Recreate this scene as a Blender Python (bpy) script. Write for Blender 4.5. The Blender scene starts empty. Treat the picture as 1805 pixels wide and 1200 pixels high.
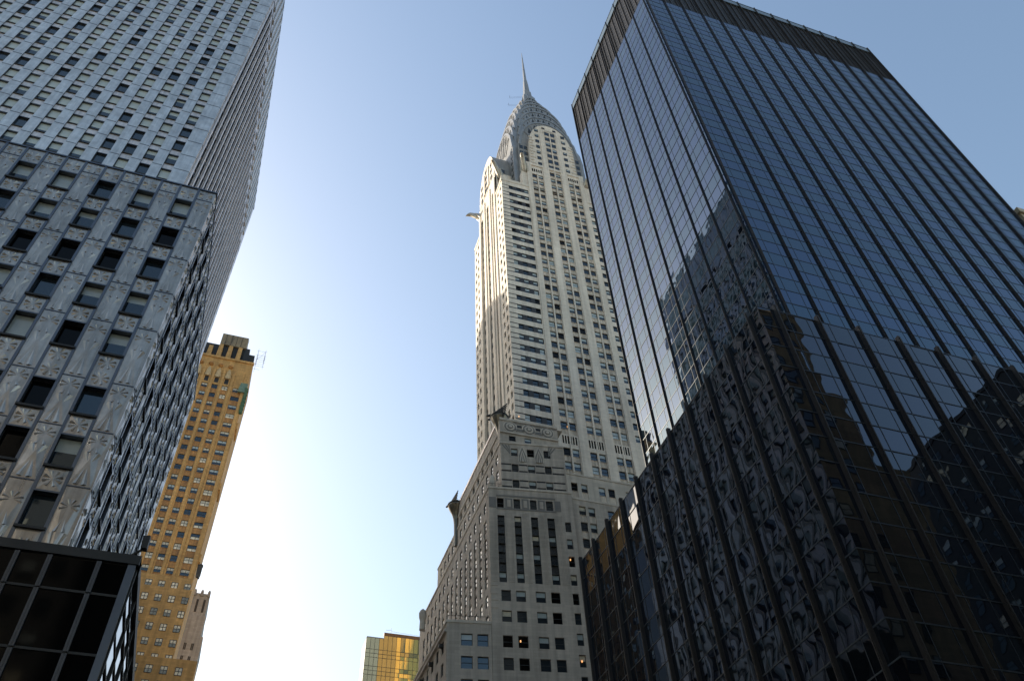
import bpy, math, random
from mathutils import Vector, Matrix
random.seed(7)
scene = bpy.context.scene
col = scene.collection

# ------------------------------------------------------------------ camera
# X = north (right), Y = west (into the picture), Z up; the camera stands at the origin, the street 1.7 m below it
F_PX, W_PX, H_PX = 1434.95, 1805.0, 1200.0
YAW, PITCH, ROLL = 0.369707664, 0.833587731, -0.0606896636
cy, sy, cp, sp = math.cos(YAW), math.sin(YAW), math.cos(PITCH), math.sin(PITCH)
FWD = Vector((sy * cp, cy * cp, sp))
r0 = Vector((cy, -sy, 0))
u0 = r0.cross(FWD)
RIGHT = math.cos(ROLL) * r0 + math.sin(ROLL) * u0
UP = -math.sin(ROLL) * r0 + math.cos(ROLL) * u0
cam_d = bpy.data.cameras.new('camera')
cam_d.sensor_width = 36.0
cam_d.lens = F_PX * 36.0 / W_PX
cam_d.clip_start = 0.1
cam_d.clip_end = 6000
cam = bpy.data.objects.new('camera', cam_d)
cam.matrix_world = Matrix(((RIGHT.x, UP.x, -FWD.x, 0), (RIGHT.y, UP.y, -FWD.y, 0), (RIGHT.z, UP.z, -FWD.z, 0), (0, 0, 0, 1)))
col.objects.link(cam)
scene.camera = cam

# ------------------------------------------------------------------ sky and sun (low in the south-west, hidden behind the left tower)
SUN = Vector((-1.0, 1.43, 1.0)).normalized()
SUN_EL = math.asin(SUN.z)
SUN_AZ = math.atan2(SUN.x, SUN.y)          # from +Y towards +X
world = bpy.data.worlds.new('World')
scene.world = world
world.use_nodes = True
wn = world.node_tree.nodes
bg = wn['Background']
sky = wn.new('ShaderNodeTexSky')
sky.sky_type = 'NISHITA'
sky.sun_disc = False
sky.sun_elevation = SUN_EL
sky.sun_rotation = SUN_AZ
sky.air_density = 1.6
sky.dust_density = 2.0
sky.ozone_density = 1.5
world.node_tree.links.new(sky.outputs[0], bg.inputs[0])
bg.inputs[1].default_value = 0.15
sun_d = bpy.data.lights.new('sun', 'SUN')
sun_d.energy = 5.0
sun_d.angle = math.radians(0.5)
sun_d.color = (1.0, 0.9, 0.74)
sun = bpy.data.objects.new('sun', sun_d)
sun.rotation_euler = SUN.to_track_quat('Z', 'Y').to_euler()
sun.location = (0, 0, 300)
col.objects.link(sun)
scene.view_settings.view_transform = 'Standard'
scene.view_settings.look = 'None'
scene.view_settings.gamma = 1.0
scene.view_settings.exposure = 0.55
scene.cycles.max_bounces = 6
scene.cycles.glossy_bounces = 4
scene.cycles.diffuse_bounces = 3

# ------------------------------------------------------------------ materials
def new_mat(name):
    m = bpy.data.materials.new(name)
    m.use_nodes = True
    return m, m.node_tree.nodes, m.node_tree.links, m.node_tree.nodes['Principled BSDF']

def plain(name, rgb, rough=0.6, metal=0.0, var=0.15, scale=0.5, ior=1.5, bump=0.0, bscale=2.0, bdist=0.02, stretch=1.0, coat=0.0):
    """Base colour varied by a noise; optional noise bump; stretch > 1 draws the noise out into vertical streaks."""
    m, n, l, p = new_mat(name)
    p.inputs['Roughness'].default_value = rough
    p.inputs['Metallic'].default_value = metal
    p.inputs['IOR'].default_value = ior
    p.inputs['Coat Weight'].default_value = coat
    tc = n.new('ShaderNodeTexCoord')
    mp = n.new('ShaderNodeMapping')
    mp.inputs['Scale'].default_value = (1, 1, 1.0 / stretch)
    l.new(tc.outputs['Object'], mp.inputs[0])
    if var > 0:
        nz = n.new('ShaderNodeTexNoise')
        nz.inputs['Scale'].default_value = scale
        nz.inputs['Detail'].default_value = 6
        nz.inputs['Roughness'].default_value = 0.65
        l.new(mp.outputs[0], nz.inputs['Vector'])
        cr = n.new('ShaderNodeValToRGB')
        cr.color_ramp.elements[0].position = 0.3
        cr.color_ramp.elements[1].position = 0.7
        cr.color_ramp.elements[0].color = tuple(c * (1 - var) for c in rgb) + (1,)
        cr.color_ramp.elements[1].color = tuple(min(1, c * (1 + var)) for c in rgb) + (1,)
        l.new(nz.outputs[0], cr.inputs[0])
        l.new(cr.outputs[0], p.inputs['Base Color'])
    else:
        p.inputs['Base Color'].default_value = tuple(rgb) + (1,)
    if bump > 0:
        nb = n.new('ShaderNodeTexNoise')
        nb.inputs['Scale'].default_value = bscale
        nb.inputs['Detail'].default_value = 2
        l.new(tc.outputs['Object'], nb.inputs['Vector'])
        b = n.new('ShaderNodeBump')
        b.inputs['Strength'].default_value = bump
        b.inputs['Distance'].default_value = bdist
        l.new(nb.outputs[0], b.inputs['Height'])
        l.new(b.outputs[0], p.inputs['Normal'])
    return m

def masonry(name, rgb, var=0.14, course=0.9, seam=0.75, streak=0.3, rough=0.8, length=2.2):
    """Facing with courses and joints, weather streaks running down and blotches."""
    m, n, l, p = new_mat(name)
    p.inputs['Roughness'].default_value = rough
    tc = n.new('ShaderNodeTexCoord')
    sx = n.new('ShaderNodeSeparateXYZ')
    l.new(tc.outputs['Object'], sx.inputs[0])
    ad = n.new('ShaderNodeMath'); ad.operation = 'ADD'
    l.new(sx.outputs[0], ad.inputs[0]); l.new(sx.outputs[1], ad.inputs[1])
    cb = n.new('ShaderNodeCombineXYZ')
    l.new(ad.outputs[0], cb.inputs[0]); l.new(sx.outputs[2], cb.inputs[1])
    br = n.new('ShaderNodeTexBrick')
    br.inputs['Scale'].default_value = 1.0
    br.inputs['Brick Width'].default_value = length
    br.inputs['Row Height'].default_value = course
    br.inputs['Mortar Size'].default_value = 0.018
    br.inputs['Mortar Smooth'].default_value = 0.4
    br.inputs['Color1'].default_value = tuple(c * (1 - var * 0.5) for c in rgb) + (1,)
    br.inputs['Color2'].default_value = tuple(min(1, c * (1 + var * 0.5)) for c in rgb) + (1,)
    br.inputs['Mortar'].default_value = tuple(c * seam for c in rgb) + (1,)
    l.new(cb.outputs[0], br.inputs['Vector'])
    mp = n.new('ShaderNodeMapping')
    mp.inputs['Scale'].default_value = (1.3, 1.3, 0.06)
    l.new(tc.outputs['Object'], mp.inputs[0])
    nz = n.new('ShaderNodeTexNoise')
    nz.inputs['Scale'].default_value = 1.0
    nz.inputs['Detail'].default_value = 5
    l.new(mp.outputs[0], nz.inputs['Vector'])
    n2 = n.new('ShaderNodeTexNoise')
    n2.inputs['Scale'].default_value = 0.12
    n2.inputs['Detail'].default_value = 6
    l.new(tc.outputs['Object'], n2.inputs['Vector'])
    mr = n.new('ShaderNodeMapRange')
    mr.inputs['From Min'].default_value = 0.3; mr.inputs['From Max'].default_value = 0.7
    mr.inputs['To Min'].default_value = 1 - streak; mr.inputs['To Max'].default_value = 1.08
    l.new(nz.outputs[0], mr.inputs['Value'])
    m2 = n.new('ShaderNodeMapRange')
    m2.inputs['From Min'].default_value = 0.3; m2.inputs['From Max'].default_value = 0.7
    m2.inputs['To Min'].default_value = 1 - var; m2.inputs['To Max'].default_value = 1 + var * 0.4
    l.new(n2.outputs[0], m2.inputs['Value'])
    mu = n.new('ShaderNodeMath'); mu.operation = 'MULTIPLY'
    l.new(mr.outputs[0], mu.inputs[0]); l.new(m2.outputs[0], mu.inputs[1])
    mx = n.new('ShaderNodeMix'); mx.data_type = 'RGBA'; mx.blend_type = 'MULTIPLY'
    mx.inputs['Factor'].default_value = 1.0
    l.new(br.outputs[0], mx.inputs[6]); l.new(mu.outputs[0], mx.inputs[7])
    l.new(mx.outputs[2], p.inputs['Base Color'])
    return m

def glass(name, rgb, ior=1.6, rough=0.03, wave=0.0, wscale=0.9, detail=1.0, tint=(1, 1, 1), metal=0.0):
    m, n, l, p = new_mat(name)
    p.inputs['Base Color'].default_value = tuple(rgb) + (1,)
    p.inputs['Roughness'].default_value = rough
    p.inputs['IOR'].default_value = ior
    p.inputs['Metallic'].default_value = metal
    p.inputs['Specular Tint'].default_value = tuple(tint) + (1,)
    if wave > 0:
        tc = n.new('ShaderNodeTexCoord')
        nb = n.new('ShaderNodeTexNoise')
        nb.inputs['Scale'].default_value = wscale
        nb.inputs['Detail'].default_value = detail
        l.new(tc.outputs['Object'], nb.inputs['Vector'])
        b = n.new('ShaderNodeBump')
        b.inputs['Strength'].default_value = 1.0
        b.inputs['Distance'].default_value = wave
        l.new(nb.outputs[0], b.inputs['Height'])
        l.new(b.outputs[0], p.inputs['Normal'])
    return m

def panel_tone(m, pu, pv, amount, streak=0.2):
    """each pressed panel has its own slight tone, and rain streaks run down it"""
    n, l = m.node_tree.nodes, m.node_tree.links
    p = n['Principled BSDF']
    src = p.inputs['Base Color'].links[0].from_socket
    tc = n.new('ShaderNodeTexCoord')
    sx = n.new('ShaderNodeSeparateXYZ')
    l.new(tc.outputs['Object'], sx.inputs[0])
    ad = n.new('ShaderNodeMath'); ad.operation = 'ADD'
    l.new(sx.outputs[0], ad.inputs[0]); l.new(sx.outputs[1], ad.inputs[1])
    cells = []
    for sock, size in ((ad.outputs[0], pu), (sx.outputs[2], pv)):
        d = n.new('ShaderNodeMath'); d.operation = 'DIVIDE'; d.inputs[1].default_value = size
        l.new(sock, d.inputs[0])
        f = n.new('ShaderNodeMath'); f.operation = 'FLOOR'
        l.new(d.outputs[0], f.inputs[0]); cells.append(f.outputs[0])
    cb = n.new('ShaderNodeCombineXYZ')
    l.new(cells[0], cb.inputs[0]); l.new(cells[1], cb.inputs[1])
    wn2 = n.new('ShaderNodeTexWhiteNoise'); wn2.noise_dimensions = '2D'
    l.new(cb.outputs[0], wn2.inputs['Vector'])
    mr = n.new('ShaderNodeMapRange'); mr.inputs['To Min'].default_value = 1 - amount; mr.inputs['To Max'].default_value = 1 + amount * .6
    l.new(wn2.outputs['Value'], mr.inputs['Value'])
    mp = n.new('ShaderNodeMapping'); mp.inputs['Scale'].default_value = (4, 4, .25)
    l.new(tc.outputs['Object'], mp.inputs[0])
    nz = n.new('ShaderNodeTexNoise'); nz.inputs['Scale'].default_value = 1.0; nz.inputs['Detail'].default_value = 5
    l.new(mp.outputs[0], nz.inputs['Vector'])
    m2 = n.new('ShaderNodeMapRange'); m2.inputs['From Min'].default_value = .35; m2.inputs['From Max'].default_value = .65
    m2.inputs['To Min'].default_value = 1 - streak; m2.inputs['To Max'].default_value = 1.05
    l.new(nz.outputs[0], m2.inputs['Value'])
    mu = n.new('ShaderNodeMath'); mu.operation = 'MULTIPLY'
    l.new(mr.outputs[0], mu.inputs[0]); l.new(m2.outputs[0], mu.inputs[1])
    mx = n.new('ShaderNodeMix'); mx.data_type = 'RGBA'; mx.blend_type = 'MULTIPLY'; mx.inputs['Factor'].default_value = 1.0
    l.new(src, mx.inputs[6]); l.new(mu.outputs[0], mx.inputs[7])
    l.new(mx.outputs[2], p.inputs['Base Color'])
    m3 = n.new('ShaderNodeMapRange'); m3.inputs['To Min'].default_value = p.inputs['Roughness'].default_value - .06; m3.inputs['To Max'].default_value = p.inputs['Roughness'].default_value + .12
    l.new(nz.outputs[0], m3.inputs['Value']); l.new(m3.outputs[0], p.inputs['Roughness'])

M = {}
M['white_brick'] = masonry('white_brick', (0.80, 0.71, 0.60), var=0.13, course=0.42, seam=0.86, streak=0.22, length=1.2)
M['spandrel'] = plain('stained_spandrel', (0.56, 0.48, 0.39), var=0.5, scale=1.5, stretch=8, rough=0.8)
M['dark_brick'] = plain('dark_brick', (0.032, 0.03, 0.032), var=0.3)
M['grey_brick'] = masonry('grey_brick', (0.54, 0.475, 0.40), var=0.16, course=0.42, seam=0.85, streak=0.3, length=1.2)
M['stone'] = masonry('pale_stone', (0.64, 0.57, 0.48), var=0.16, course=0.85, seam=0.78, streak=0.2)
M['mid_grey'] = plain('grey_pattern_brick', (0.19, 0.175, 0.155), var=0.15)
M['ornament'] = plain('dark_ornament', (0.05, 0.048, 0.045), var=0.6, scale=5, metal=0.6, rough=0.4, bump=1, bscale=4, bdist=0.08)
M['crown_steel'] = plain('crown_steel', (0.34, 0.32, 0.285), metal=0.6, rough=0.34, var=0.22, scale=0.7, bump=0.6, bscale=2.2, bdist=0.05, stretch=3)
M['clad_steel'] = masonry('crown_cladding', (0.24, 0.235, 0.225), var=0.15, course=1.6, seam=0.7, streak=0.2, rough=0.5, length=1.2)
M['urn_metal'] = plain('urn_metal', (0.15, 0.135, 0.11), metal=0.8, rough=0.28, var=0.35, scale=1.2, stretch=4)
M['bronze'] = plain('gargoyle_metal', (0.42, 0.39, 0.34), metal=0.7, rough=0.42, var=0.25, scale=2)
M['dark_metal'] = plain('dark_metal', (0.035, 0.033, 0.03), metal=0.4, rough=0.5, var=0.3)
M['frame'] = plain('window_frame', (0.03, 0.032, 0.033), rough=0.5, var=0)
M['glass'] = glass('window_glass', (0.018, 0.025, 0.032), ior=1.75, wave=0.004, wscale=0.8, tint=(0.75, 0.9, 1.0))
M['blind'] = plain('window_blind', (0.40, 0.46, 0.46), rough=0.5, var=0.2, scale=0.4, coat=1.0)
M['glazing_bar'] = plain('glazing_bar', (0.05, 0.06, 0.07), metal=0.3, rough=0.4, var=0.1)
M['lit'] = None
M['fin'] = plain('bronze_fin', (0.045, 0.038, 0.033), metal=0.35, rough=0.42, var=0.15)
M['tower_glass'] = glass('tower_glass', (0.006, 0.008, 0.012), ior=2.45, rough=0.01, wave=0.004, wscale=0.7, tint=(0.35, 0.54, 0.86))
M['tower_spandrel'] = glass('tower_spandrel_glass', (0.010, 0.016, 0.02), ior=2.3, rough=0.015, wave=0.005, wscale=0.9, tint=(0.32, 0.56, 0.80))
M['podium_glass'] = glass('podium_glass', (0.004, 0.005, 0.008), ior=1.9, rough=0.01, wave=0.011, wscale=0.5, detail=0.4, tint=(0.5, 0.6, 0.82))
M['podium_spandrel'] = glass('podium_spandrel_glass', (0.006, 0.008, 0.010), ior=1.85, rough=0.015, wave=0.012, wscale=0.6, detail=0.4, tint=(0.5, 0.62, 0.8))
M['louvre'] = plain('brown_louvre', (0.035, 0.03, 0.028), rough=0.55, var=0.2, scale=1)
M['coping'] = glass('coping_glass', (0.10, 0.13, 0.14), ior=1.6, rough=0.2)
M['steel'] = plain('steel_panel', (0.47, 0.42, 0.36), metal=0.8, rough=0.27, var=0.2, scale=0.9, bump=0.3, bscale=1.2, bdist=0.03)
M['steel_pier'] = plain('steel_pier', (0.60, 0.59, 0.57), metal=0.75, rough=0.36, var=0.18, scale=0.8, bump=0.35, bscale=1.6, bdist=0.03)
M['steel_spandrel'] = plain('steel_spandrel', (0.70, 0.62, 0.57), metal=0.7, rough=0.34, var=0.15, scale=2, bump=0.5, bscale=3, bdist=0.03)
M['steel_trim'] = plain('steel_trim', (0.13, 0.14, 0.16), metal=0.8, rough=0.35, var=0.1)
M['pale_blind'] = plain('grey_green_blind', (0.42, 0.46, 0.43), rough=0.5, var=0.15, scale=0.5, coat=1.0)
M['black_glass'] = glass('black_glass', (0.003, 0.003, 0.003), ior=1.22, rough=0.06, wave=0.002)
M['base_mullion'] = plain('base_mullion', (0.085, 0.085, 0.09), metal=0.5, rough=0.4, var=0.15)
M['tan_brick'] = masonry('tan_brick', (0.57, 0.335, 0.12), var=0.24, course=0.5, seam=0.82, streak=0.28, length=1.4)  # buff brick plus the gold light reflected onto its shaded face
M['tan_dark'] = plain('brown_brick_band', (0.40, 0.20, 0.06), var=0.25, scale=1.5)
M['tan_trim'] = plain('cream_trim', (0.48, 0.36, 0.20), var=0.2)
M['soot'] = plain('soot_dark', (0.014, 0.013, 0.012), var=0.4)  # near-black tone for vents, slots, small windows and the crown walls
M['penthouse'] = plain('weathered_penthouse', (0.20, 0.16, 0.10), var=0.5, scale=0.6, stretch=3)
M['warm_blind'] = plain('warm_blind', (0.62, 0.56, 0.42), rough=0.5, var=0.5, scale=0.7, coat=1.0)
M['green_net'] = plain('green_netting', (0.05, 0.11, 0.05), var=0.5, scale=3)
M['copper'] = plain('green_copper', (0.13, 0.20, 0.15), var=0.3)
M['gothic'] = masonry('pale_grey_stone', (0.25, 0.25, 0.25), var=0.2, course=0.6)
M['gold_glass'] = glass('gold_glass', (0.46, 0.30, 0.075), ior=1.9, rough=0.06, wave=0.03, wscale=0.25, metal=0.85)  # gold of reflected sunlight put into the pane colour
M['gold_glass_dark'] = glass('bronze_glass', (0.22, 0.16, 0.06), ior=1.8, rough=0.06, wave=0.03, wscale=0.25, metal=0.85)  # dimmer part of the same painted gold reflection
M['grey_glass'] = glass('silver_grey_glass', (0.13, 0.165, 0.16), ior=1.8, rough=0.06, wave=0.02, wscale=0.25, metal=0.85)  # grey-blue sky reflection put into the pane colour
M['rust'] = plain('rust_brown', (0.16, 0.07, 0.02), var=0.3)
M['beige'] = masonry('beige_stone', (0.5, 0.42, 0.3), var=0.12)
M['brown_brick'] = masonry('brown_brick', (0.50, 0.37, 0.21), var=0.3, course=0.5)  # brown brick, base raised to stand for warm light on the wall
M['dark_brown_brick'] = masonry('dark_brown_brick', (0.11, 0.07, 0.04), var=0.25, course=0.5)
M['black_wall'] = plain('black_cladding', (0.02, 0.02, 0.022), var=0.3, rough=0.5)
M['asphalt'] = plain('asphalt', (0.05, 0.05, 0.052), rough=0.9, var=0.25, scale=0.8)
M['concrete'] = plain('pavement_concrete', (0.25, 0.245, 0.235), rough=0.9, var=0.15, scale=0.6)
M['paint'] = plain('road_paint', (0.7, 0.7, 0.68), rough=0.7, var=0.1)
M['earth'] = plain('city_ground', (0.30, 0.27, 0.23), rough=0.95, var=0.2, scale=0.05)
lm, ln, ll, lp = new_mat('lit_lamp')
lp.inputs['Emission Color'].default_value = (1.0, 0.42, 0.1, 1)
lp.inputs['Emission Strength'].default_value = 0.9
M['lit'] = lm

panel_tone(M['steel'], 1.213, 3.34, .13, .22)
panel_tone(M['steel_pier'], 1.19, 3.35, .09, .12)
panel_tone(M['steel_spandrel'], 1.19, 3.35, .10, .15)
panel_tone(M['tan_dark'], 3.0, 3.56, .2, .3)

# ------------------------------------------------------------------ mesh building
class MB:
    def __init__(self):
        self.v, self.f, self.m, self.mats = [], [], [], []
    def mi(self, mat):
        mt = M[mat]
        if mt not in self.mats:
            self.mats.append(mt)
        return self.mats.index(mt)
    def face(self, pts, mat):
        i = len(self.v)
        self.v += [tuple(p) for p in pts]
        self.f.append(tuple(range(i, i + len(pts))))
        self.m.append(self.mi(mat))
    def hexa(self, p, mat, skip=()):
        # p: 8 corners, 0-3 bottom ccw seen from above, 4-7 top
        q = [(0, 3, 2, 1), (4, 5, 6, 7), (0, 1, 5, 4), (1, 2, 6, 5), (2, 3, 7, 6), (3, 0, 4, 7)]
        i = len(self.v)
        self.v += [tuple(x) for x in p]
        k = self.mi(mat)
        for j, a in enumerate(q):
            if j in skip:
                continue
            self.f.append(tuple(i + b for b in a))
            self.m.append(k)
    def box(self, x0, x1, y0, y1, z0, z1, mat, skip=()):
        self.hexa([(x0, y0, z0), (x1, y0, z0), (x1, y1, z0), (x0, y1, z0), (x0, y0, z1), (x1, y0, z1), (x1, y1, z1), (x0, y1, z1)], mat, skip)
    def obox(self, fr, ua, ub, va, vb, d0, d1, mat, skip=()):
        """box in a facade frame: u along, v up, d outwards"""
        P = fr.p
        self.hexa([P(ua, va, d1), P(ub, va, d1), P(ub, va, d0), P(ua, va, d0), P(ua, vb, d1), P(ub, vb, d1), P(ub, vb, d0), P(ua, vb, d0)], mat, skip)
    def tube(self, a, b, ra, rb, mat, seg=8):
        a, b = Vector(a), Vector(b)
        d = (b - a).normalized()
        x = d.cross(Vector((0, 0, 1)) if abs(d.z) < 0.9 else Vector((1, 0, 0))).normalized()
        y = d.cross(x)
        A = [a + ra * (math.cos(t) * x + math.sin(t) * y) for t in [2 * math.pi * i / seg for i in range(seg)]]
        B = [b + rb * (math.cos(t) * x + math.sin(t) * y) for t in [2 * math.pi * i / seg for i in range(seg)]]
        for i in range(seg):
            j = (i + 1) % seg
            self.face([A[i], A[j], B[j], B[i]], mat)
        self.face(A[::-1], mat); self.face(B, mat)
    def loft(self, rings, mat):
        k = self.mi(mat)
        base = len(self.v)
        n = len(rings[0])
        for r in rings:
            self.v += [tuple(p) for p in r]
        for i in range(len(rings) - 1):
            for j in range(n):
                a, b = base + i * n + j, base + i * n + (j + 1) % n
                self.f.append((a, b, b + n, a + n)); self.m.append(k)
        self.f.append(tuple(base + j for j in range(n))[::-1]); self.m.append(k)
        self.f.append(tuple(base + (len(rings) - 1) * n + j for j in range(n))); self.m.append(k)
    def lathe(self, c, prof, mat, seg=16):
        rings = [[(c[0] + r * math.cos(2 * math.pi * i / seg), c[1] + r * math.sin(2 * math.pi * i / seg), z) for i in range(seg)] for r, z in prof]
        self.loft(rings, mat)
    def build(self, name, parent=None, smooth=False, loc=None):
        me = bpy.data.meshes.new(name)
        off = Vector(loc) if loc is not None else (parent_world(parent) if parent else Vector((0, 0, 0)))
        me.from_pydata([(x - off.x, y - off.y, z - off.z) for x, y, z in self.v], [], self.f)
        for mt in self.mats:
            me.materials.append(mt)
        me.polygons.foreach_set('material_index', self.m)
        if smooth:
            me.polygons.foreach_set('use_smooth', [True] * len(self.f))
        me.update()
        o = bpy.data.objects.new(name, me)
        col.objects.link(o)
        if parent:
            o.parent = parent
            o.location = off - parent_world(parent)
        else:
            o.location = off
        return o

def parent_world(o):
    v = Vector((0, 0, 0))
    while o:
        v = v + o.location
        o = o.parent
    return v

class Frame:
    """A facade's own axes: origin at its left end (seen from outside) at height 0, u along the wall, v up, d outwards."""
    def __init__(self, x, y, ang=None, u=None):
        self.o = Vector((x, y, 0))
        self.u = Vector(u) if u else Vector((math.cos(ang), -math.sin(ang), 0))
        self.n = self.u.cross(Vector((0, 0, 1)))
    def p(self, u, v, d=0.0):
        return self.o + self.u * u + self.n * d + Vector((0, 0, v))

def east(x, y): return Frame(x, y, u=(1, 0, 0))
def south(x, y): return Frame(x, y, u=(0, -1, 0))      # starts at its west end
def north(x, y): return Frame(x, y, u=(0, 1, 0))       # starts at its east end
def west(x, y): return Frame(x, y, u=(-1, 0, 0))

def facade(mb, fr, width, v0, v1, rects, mat):
    """Wall sheet with recesses. rects: (u0,u1,v0,v1,depth,back material or None, reveal material)."""
    us = sorted(set([0.0, width] + [round(r[0], 4) for r in rects] + [round(r[1], 4) for r in rects]))
    vs = sorted(set([v0, v1] + [round(r[2], 4) for r in rects] + [round(r[3], 4) for r in rects]))
    us = [u for u in us if 0 <= u <= width]
    vs = [v for v in vs if v0 <= v <= v1]
    ui = {u: i for i, u in enumerate(us)}
    vi = {v: i for i, v in enumerate(vs)}
    cell = {}
    for r in rects:
        a, b = ui.get(round(r[0], 4)), ui.get(round(r[1], 4))
        c, d = vi.get(round(r[2], 4)), vi.get(round(r[3], 4))
        if None in (a, b, c, d):
            continue
        for i in range(a, b):
            for j in range(c, d):
                cell[(i, j)] = r
    nu, nv = len(us) - 1, len(vs) - 1
    for j in range(nv):
        i = 0
        while i < nu:
            r = cell.get((i, j))
            if r is None:
                k = i
                while k < nu and (k, j) not in cell:
                    k += 1
                mb.face([fr.p(us[i], vs[j]), fr.p(us[k], vs[j]), fr.p(us[k], vs[j + 1]), fr.p(us[i], vs[j + 1])], mat)
                i = k
                continue
            d = -r[4]
            if r[5]:
                mb.face([fr.p(us[i], vs[j], d), fr.p(us[i + 1], vs[j], d), fr.p(us[i + 1], vs[j + 1], d), fr.p(us[i], vs[j + 1], d)], r[5])
            for di, dj in ((-1, 0), (1, 0), (0, -1), (0, 1)):
                q = cell.get((i + di, j + dj))
                dq = -q[4] if q else 0.0
                if dq <= d + 1e-6:
                    continue
                if di:
                    u = us[i] if di < 0 else us[i + 1]
                    pts = [fr.p(u, vs[j], dq), fr.p(u, vs[j], d), fr.p(u, vs[j + 1], d), fr.p(u, vs[j + 1], dq)]
                    if di > 0: pts.reverse()
                else:
                    v = vs[j] if dj < 0 else vs[j + 1]
                    pts = [fr.p(us[i], v, dq), fr.p(us[i + 1], v, dq), fr.p(us[i + 1], v, d), fr.p(us[i], v, d)]
                    if dj > 0: pts.reverse()
                mb.face(pts, r[6] or mat)
            i += 1

# ------------------------------------------------------------------ which repeats show largest
OCC = []                                         # rough boxes that hide things: (x0,x1,y0,y1,z0,z1)
def shown_area(c, u, h):
    """approximate size in the picture of a flat piece at c, 0 when out of the frame, turned away or hidden"""
    n = u.cross(Vector((0, 0, 1)))
    if c.dot(n) > 0:
        return 0.0
    def pr(p):
        z = p.dot(FWD)
        if z < 1: return None
        return (F_PX * p.dot(RIGHT) / z, F_PX * p.dot(UP) / z)
    a, b, d = pr(c), pr(c + u), pr(c + Vector((0, 0, h)))
    if not (a and b and d):
        return 0.0
    if abs(a[0]) > W_PX / 2 + 5 or abs(a[1]) > H_PX / 2 + 5:
        return 0.0
    e = c + n * 0.5
    for x0, x1, y0, y1, z0, z1 in OCC:
        t0, t1 = 0.0, 1.0
        for k, (lo, hi) in enumerate(((x0, x1), (y0, y1), (z0, z1))):
            if abs(e[k]) < 1e-9:
                if lo > 0 or hi < 0: t1 = -1
                continue
            ta, tb = lo / e[k], hi / e[k]
            if ta > tb: ta, tb = tb, ta
            t0, t1 = max(t0, ta), min(t1, tb)
        if t0 < t1 - 0.002:
            return 0.0
    return abs((b[0] - a[0]) * (d[1] - a[1]) - (b[1] - a[1]) * (d[0] - a[0]))

def emit(items, name, parent, limit=100):
    """items: (centre, u vector, height, drawing function(mb)). The largest in the picture become parts of their own, the rest one part."""
    sc = sorted(((shown_area(c, u, h), i) for i, (c, u, h, fn) in enumerate(items)), reverse=True)
    big = set(i for a, i in sc[:limit] if a > 0)
    rest = MB()
    nrest = 0
    for i, (c, u, h, fn) in enumerate(items):
        if i in big:
            mb = MB(); fn(mb)
            mb.build(name, parent, loc=c)
        else:
            fn(rest); nrest += 1
    if nrest:
        o = rest.build(name, parent)
        o['kind'] = 'stuff'

def sash(fr, u0, u1, v0, v1, d, top, bot, frame='frame', bar=0.07, split=0.5, mid=False, rail=True):
    def fn(mb):
        vm = v0 + (v1 - v0) * split
        mb.face([fr.p(u0, v0, -d), fr.p(u1, v0, -d), fr.p(u1, vm, -d), fr.p(u0, vm, -d)], bot)
        mb.face([fr.p(u0, vm, -d), fr.p(u1, vm, -d), fr.p(u1, v1, -d), fr.p(u0, v1, -d)], top)
        e = 0.05 - d
        mb.obox(fr, u0 + .003, u0 + bar, v0 + .003, v1 - .003, -d - .05, e, frame)
        mb.obox(fr, u1 - bar, u1 - .003, v0 + .003, v1 - .003, -d - .05, e, frame)
        mb.obox(fr, u0 + bar, u1 - bar, v0 + .003, v0 + bar, -d - .05, e, frame)
        mb.obox(fr, u0 + bar, u1 - bar, v1 - bar, v1 - .003, -d - .05, e, frame)
        if rail and split < 1:
            mb.obox(fr, u0 + bar, u1 - bar, vm - bar * .5, vm + bar * .5, -d - .05, e - .005, frame)
        if mid:
            um = (u0 + u1) / 2
            mb.obox(fr, um - bar * .6, um + bar * .6, v0 + bar, v1 - bar, -d - .05, e - .002, frame)
    return (fr.p((u0 + u1) / 2, (v0 + v1) / 2, -d), fr.u * (u1 - u0), v1 - v0, fn)

def pick(weights):
    r = random.random() * sum(w for _, w in weights)
    for k, w in weights:
        r -= w
        if r <= 0:
            return k
    return weights[-1][0]

def thing(name, label, cat, loc, group=None):
    o = bpy.data.objects.new(name, None)
    o.location = loc
    o.empty_display_size = 2
    col.objects.link(o)
    o['label'] = label
    o['category'] = cat
    if group: o['group'] = group
    return o

def tag(o, label, cat, group=None):
    o['label'] = label; o['category'] = cat
    if group: o['group'] = group
    return o

def cap(mb, x0, x1, y0, y1, z, mat):
    mb.face([(x0, y0, z), (x1, y0, z), (x1, y1, z), (x0, y1, z)], mat)

G = -1.7

OCC += [(35.0, 76.9, 31.3, 54.4, G, 127), (26.2, 76.9, 25.3, 54.4, G, 37.5), (-60, -8.1, 35.3, 56, G, 49.8), (-60, -17.5, 59.5, 114.5, G, 160),
        (-60, -5.0, 33.8, 50, G, 20), (40.5, 71, 104.3, 127, G, 184), (33.3, 46, 101, 140, G, 80), (27.2, 45, 101.5, 145, G, 57), (35.5, 46, 100, 139, G, 90)]

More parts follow.
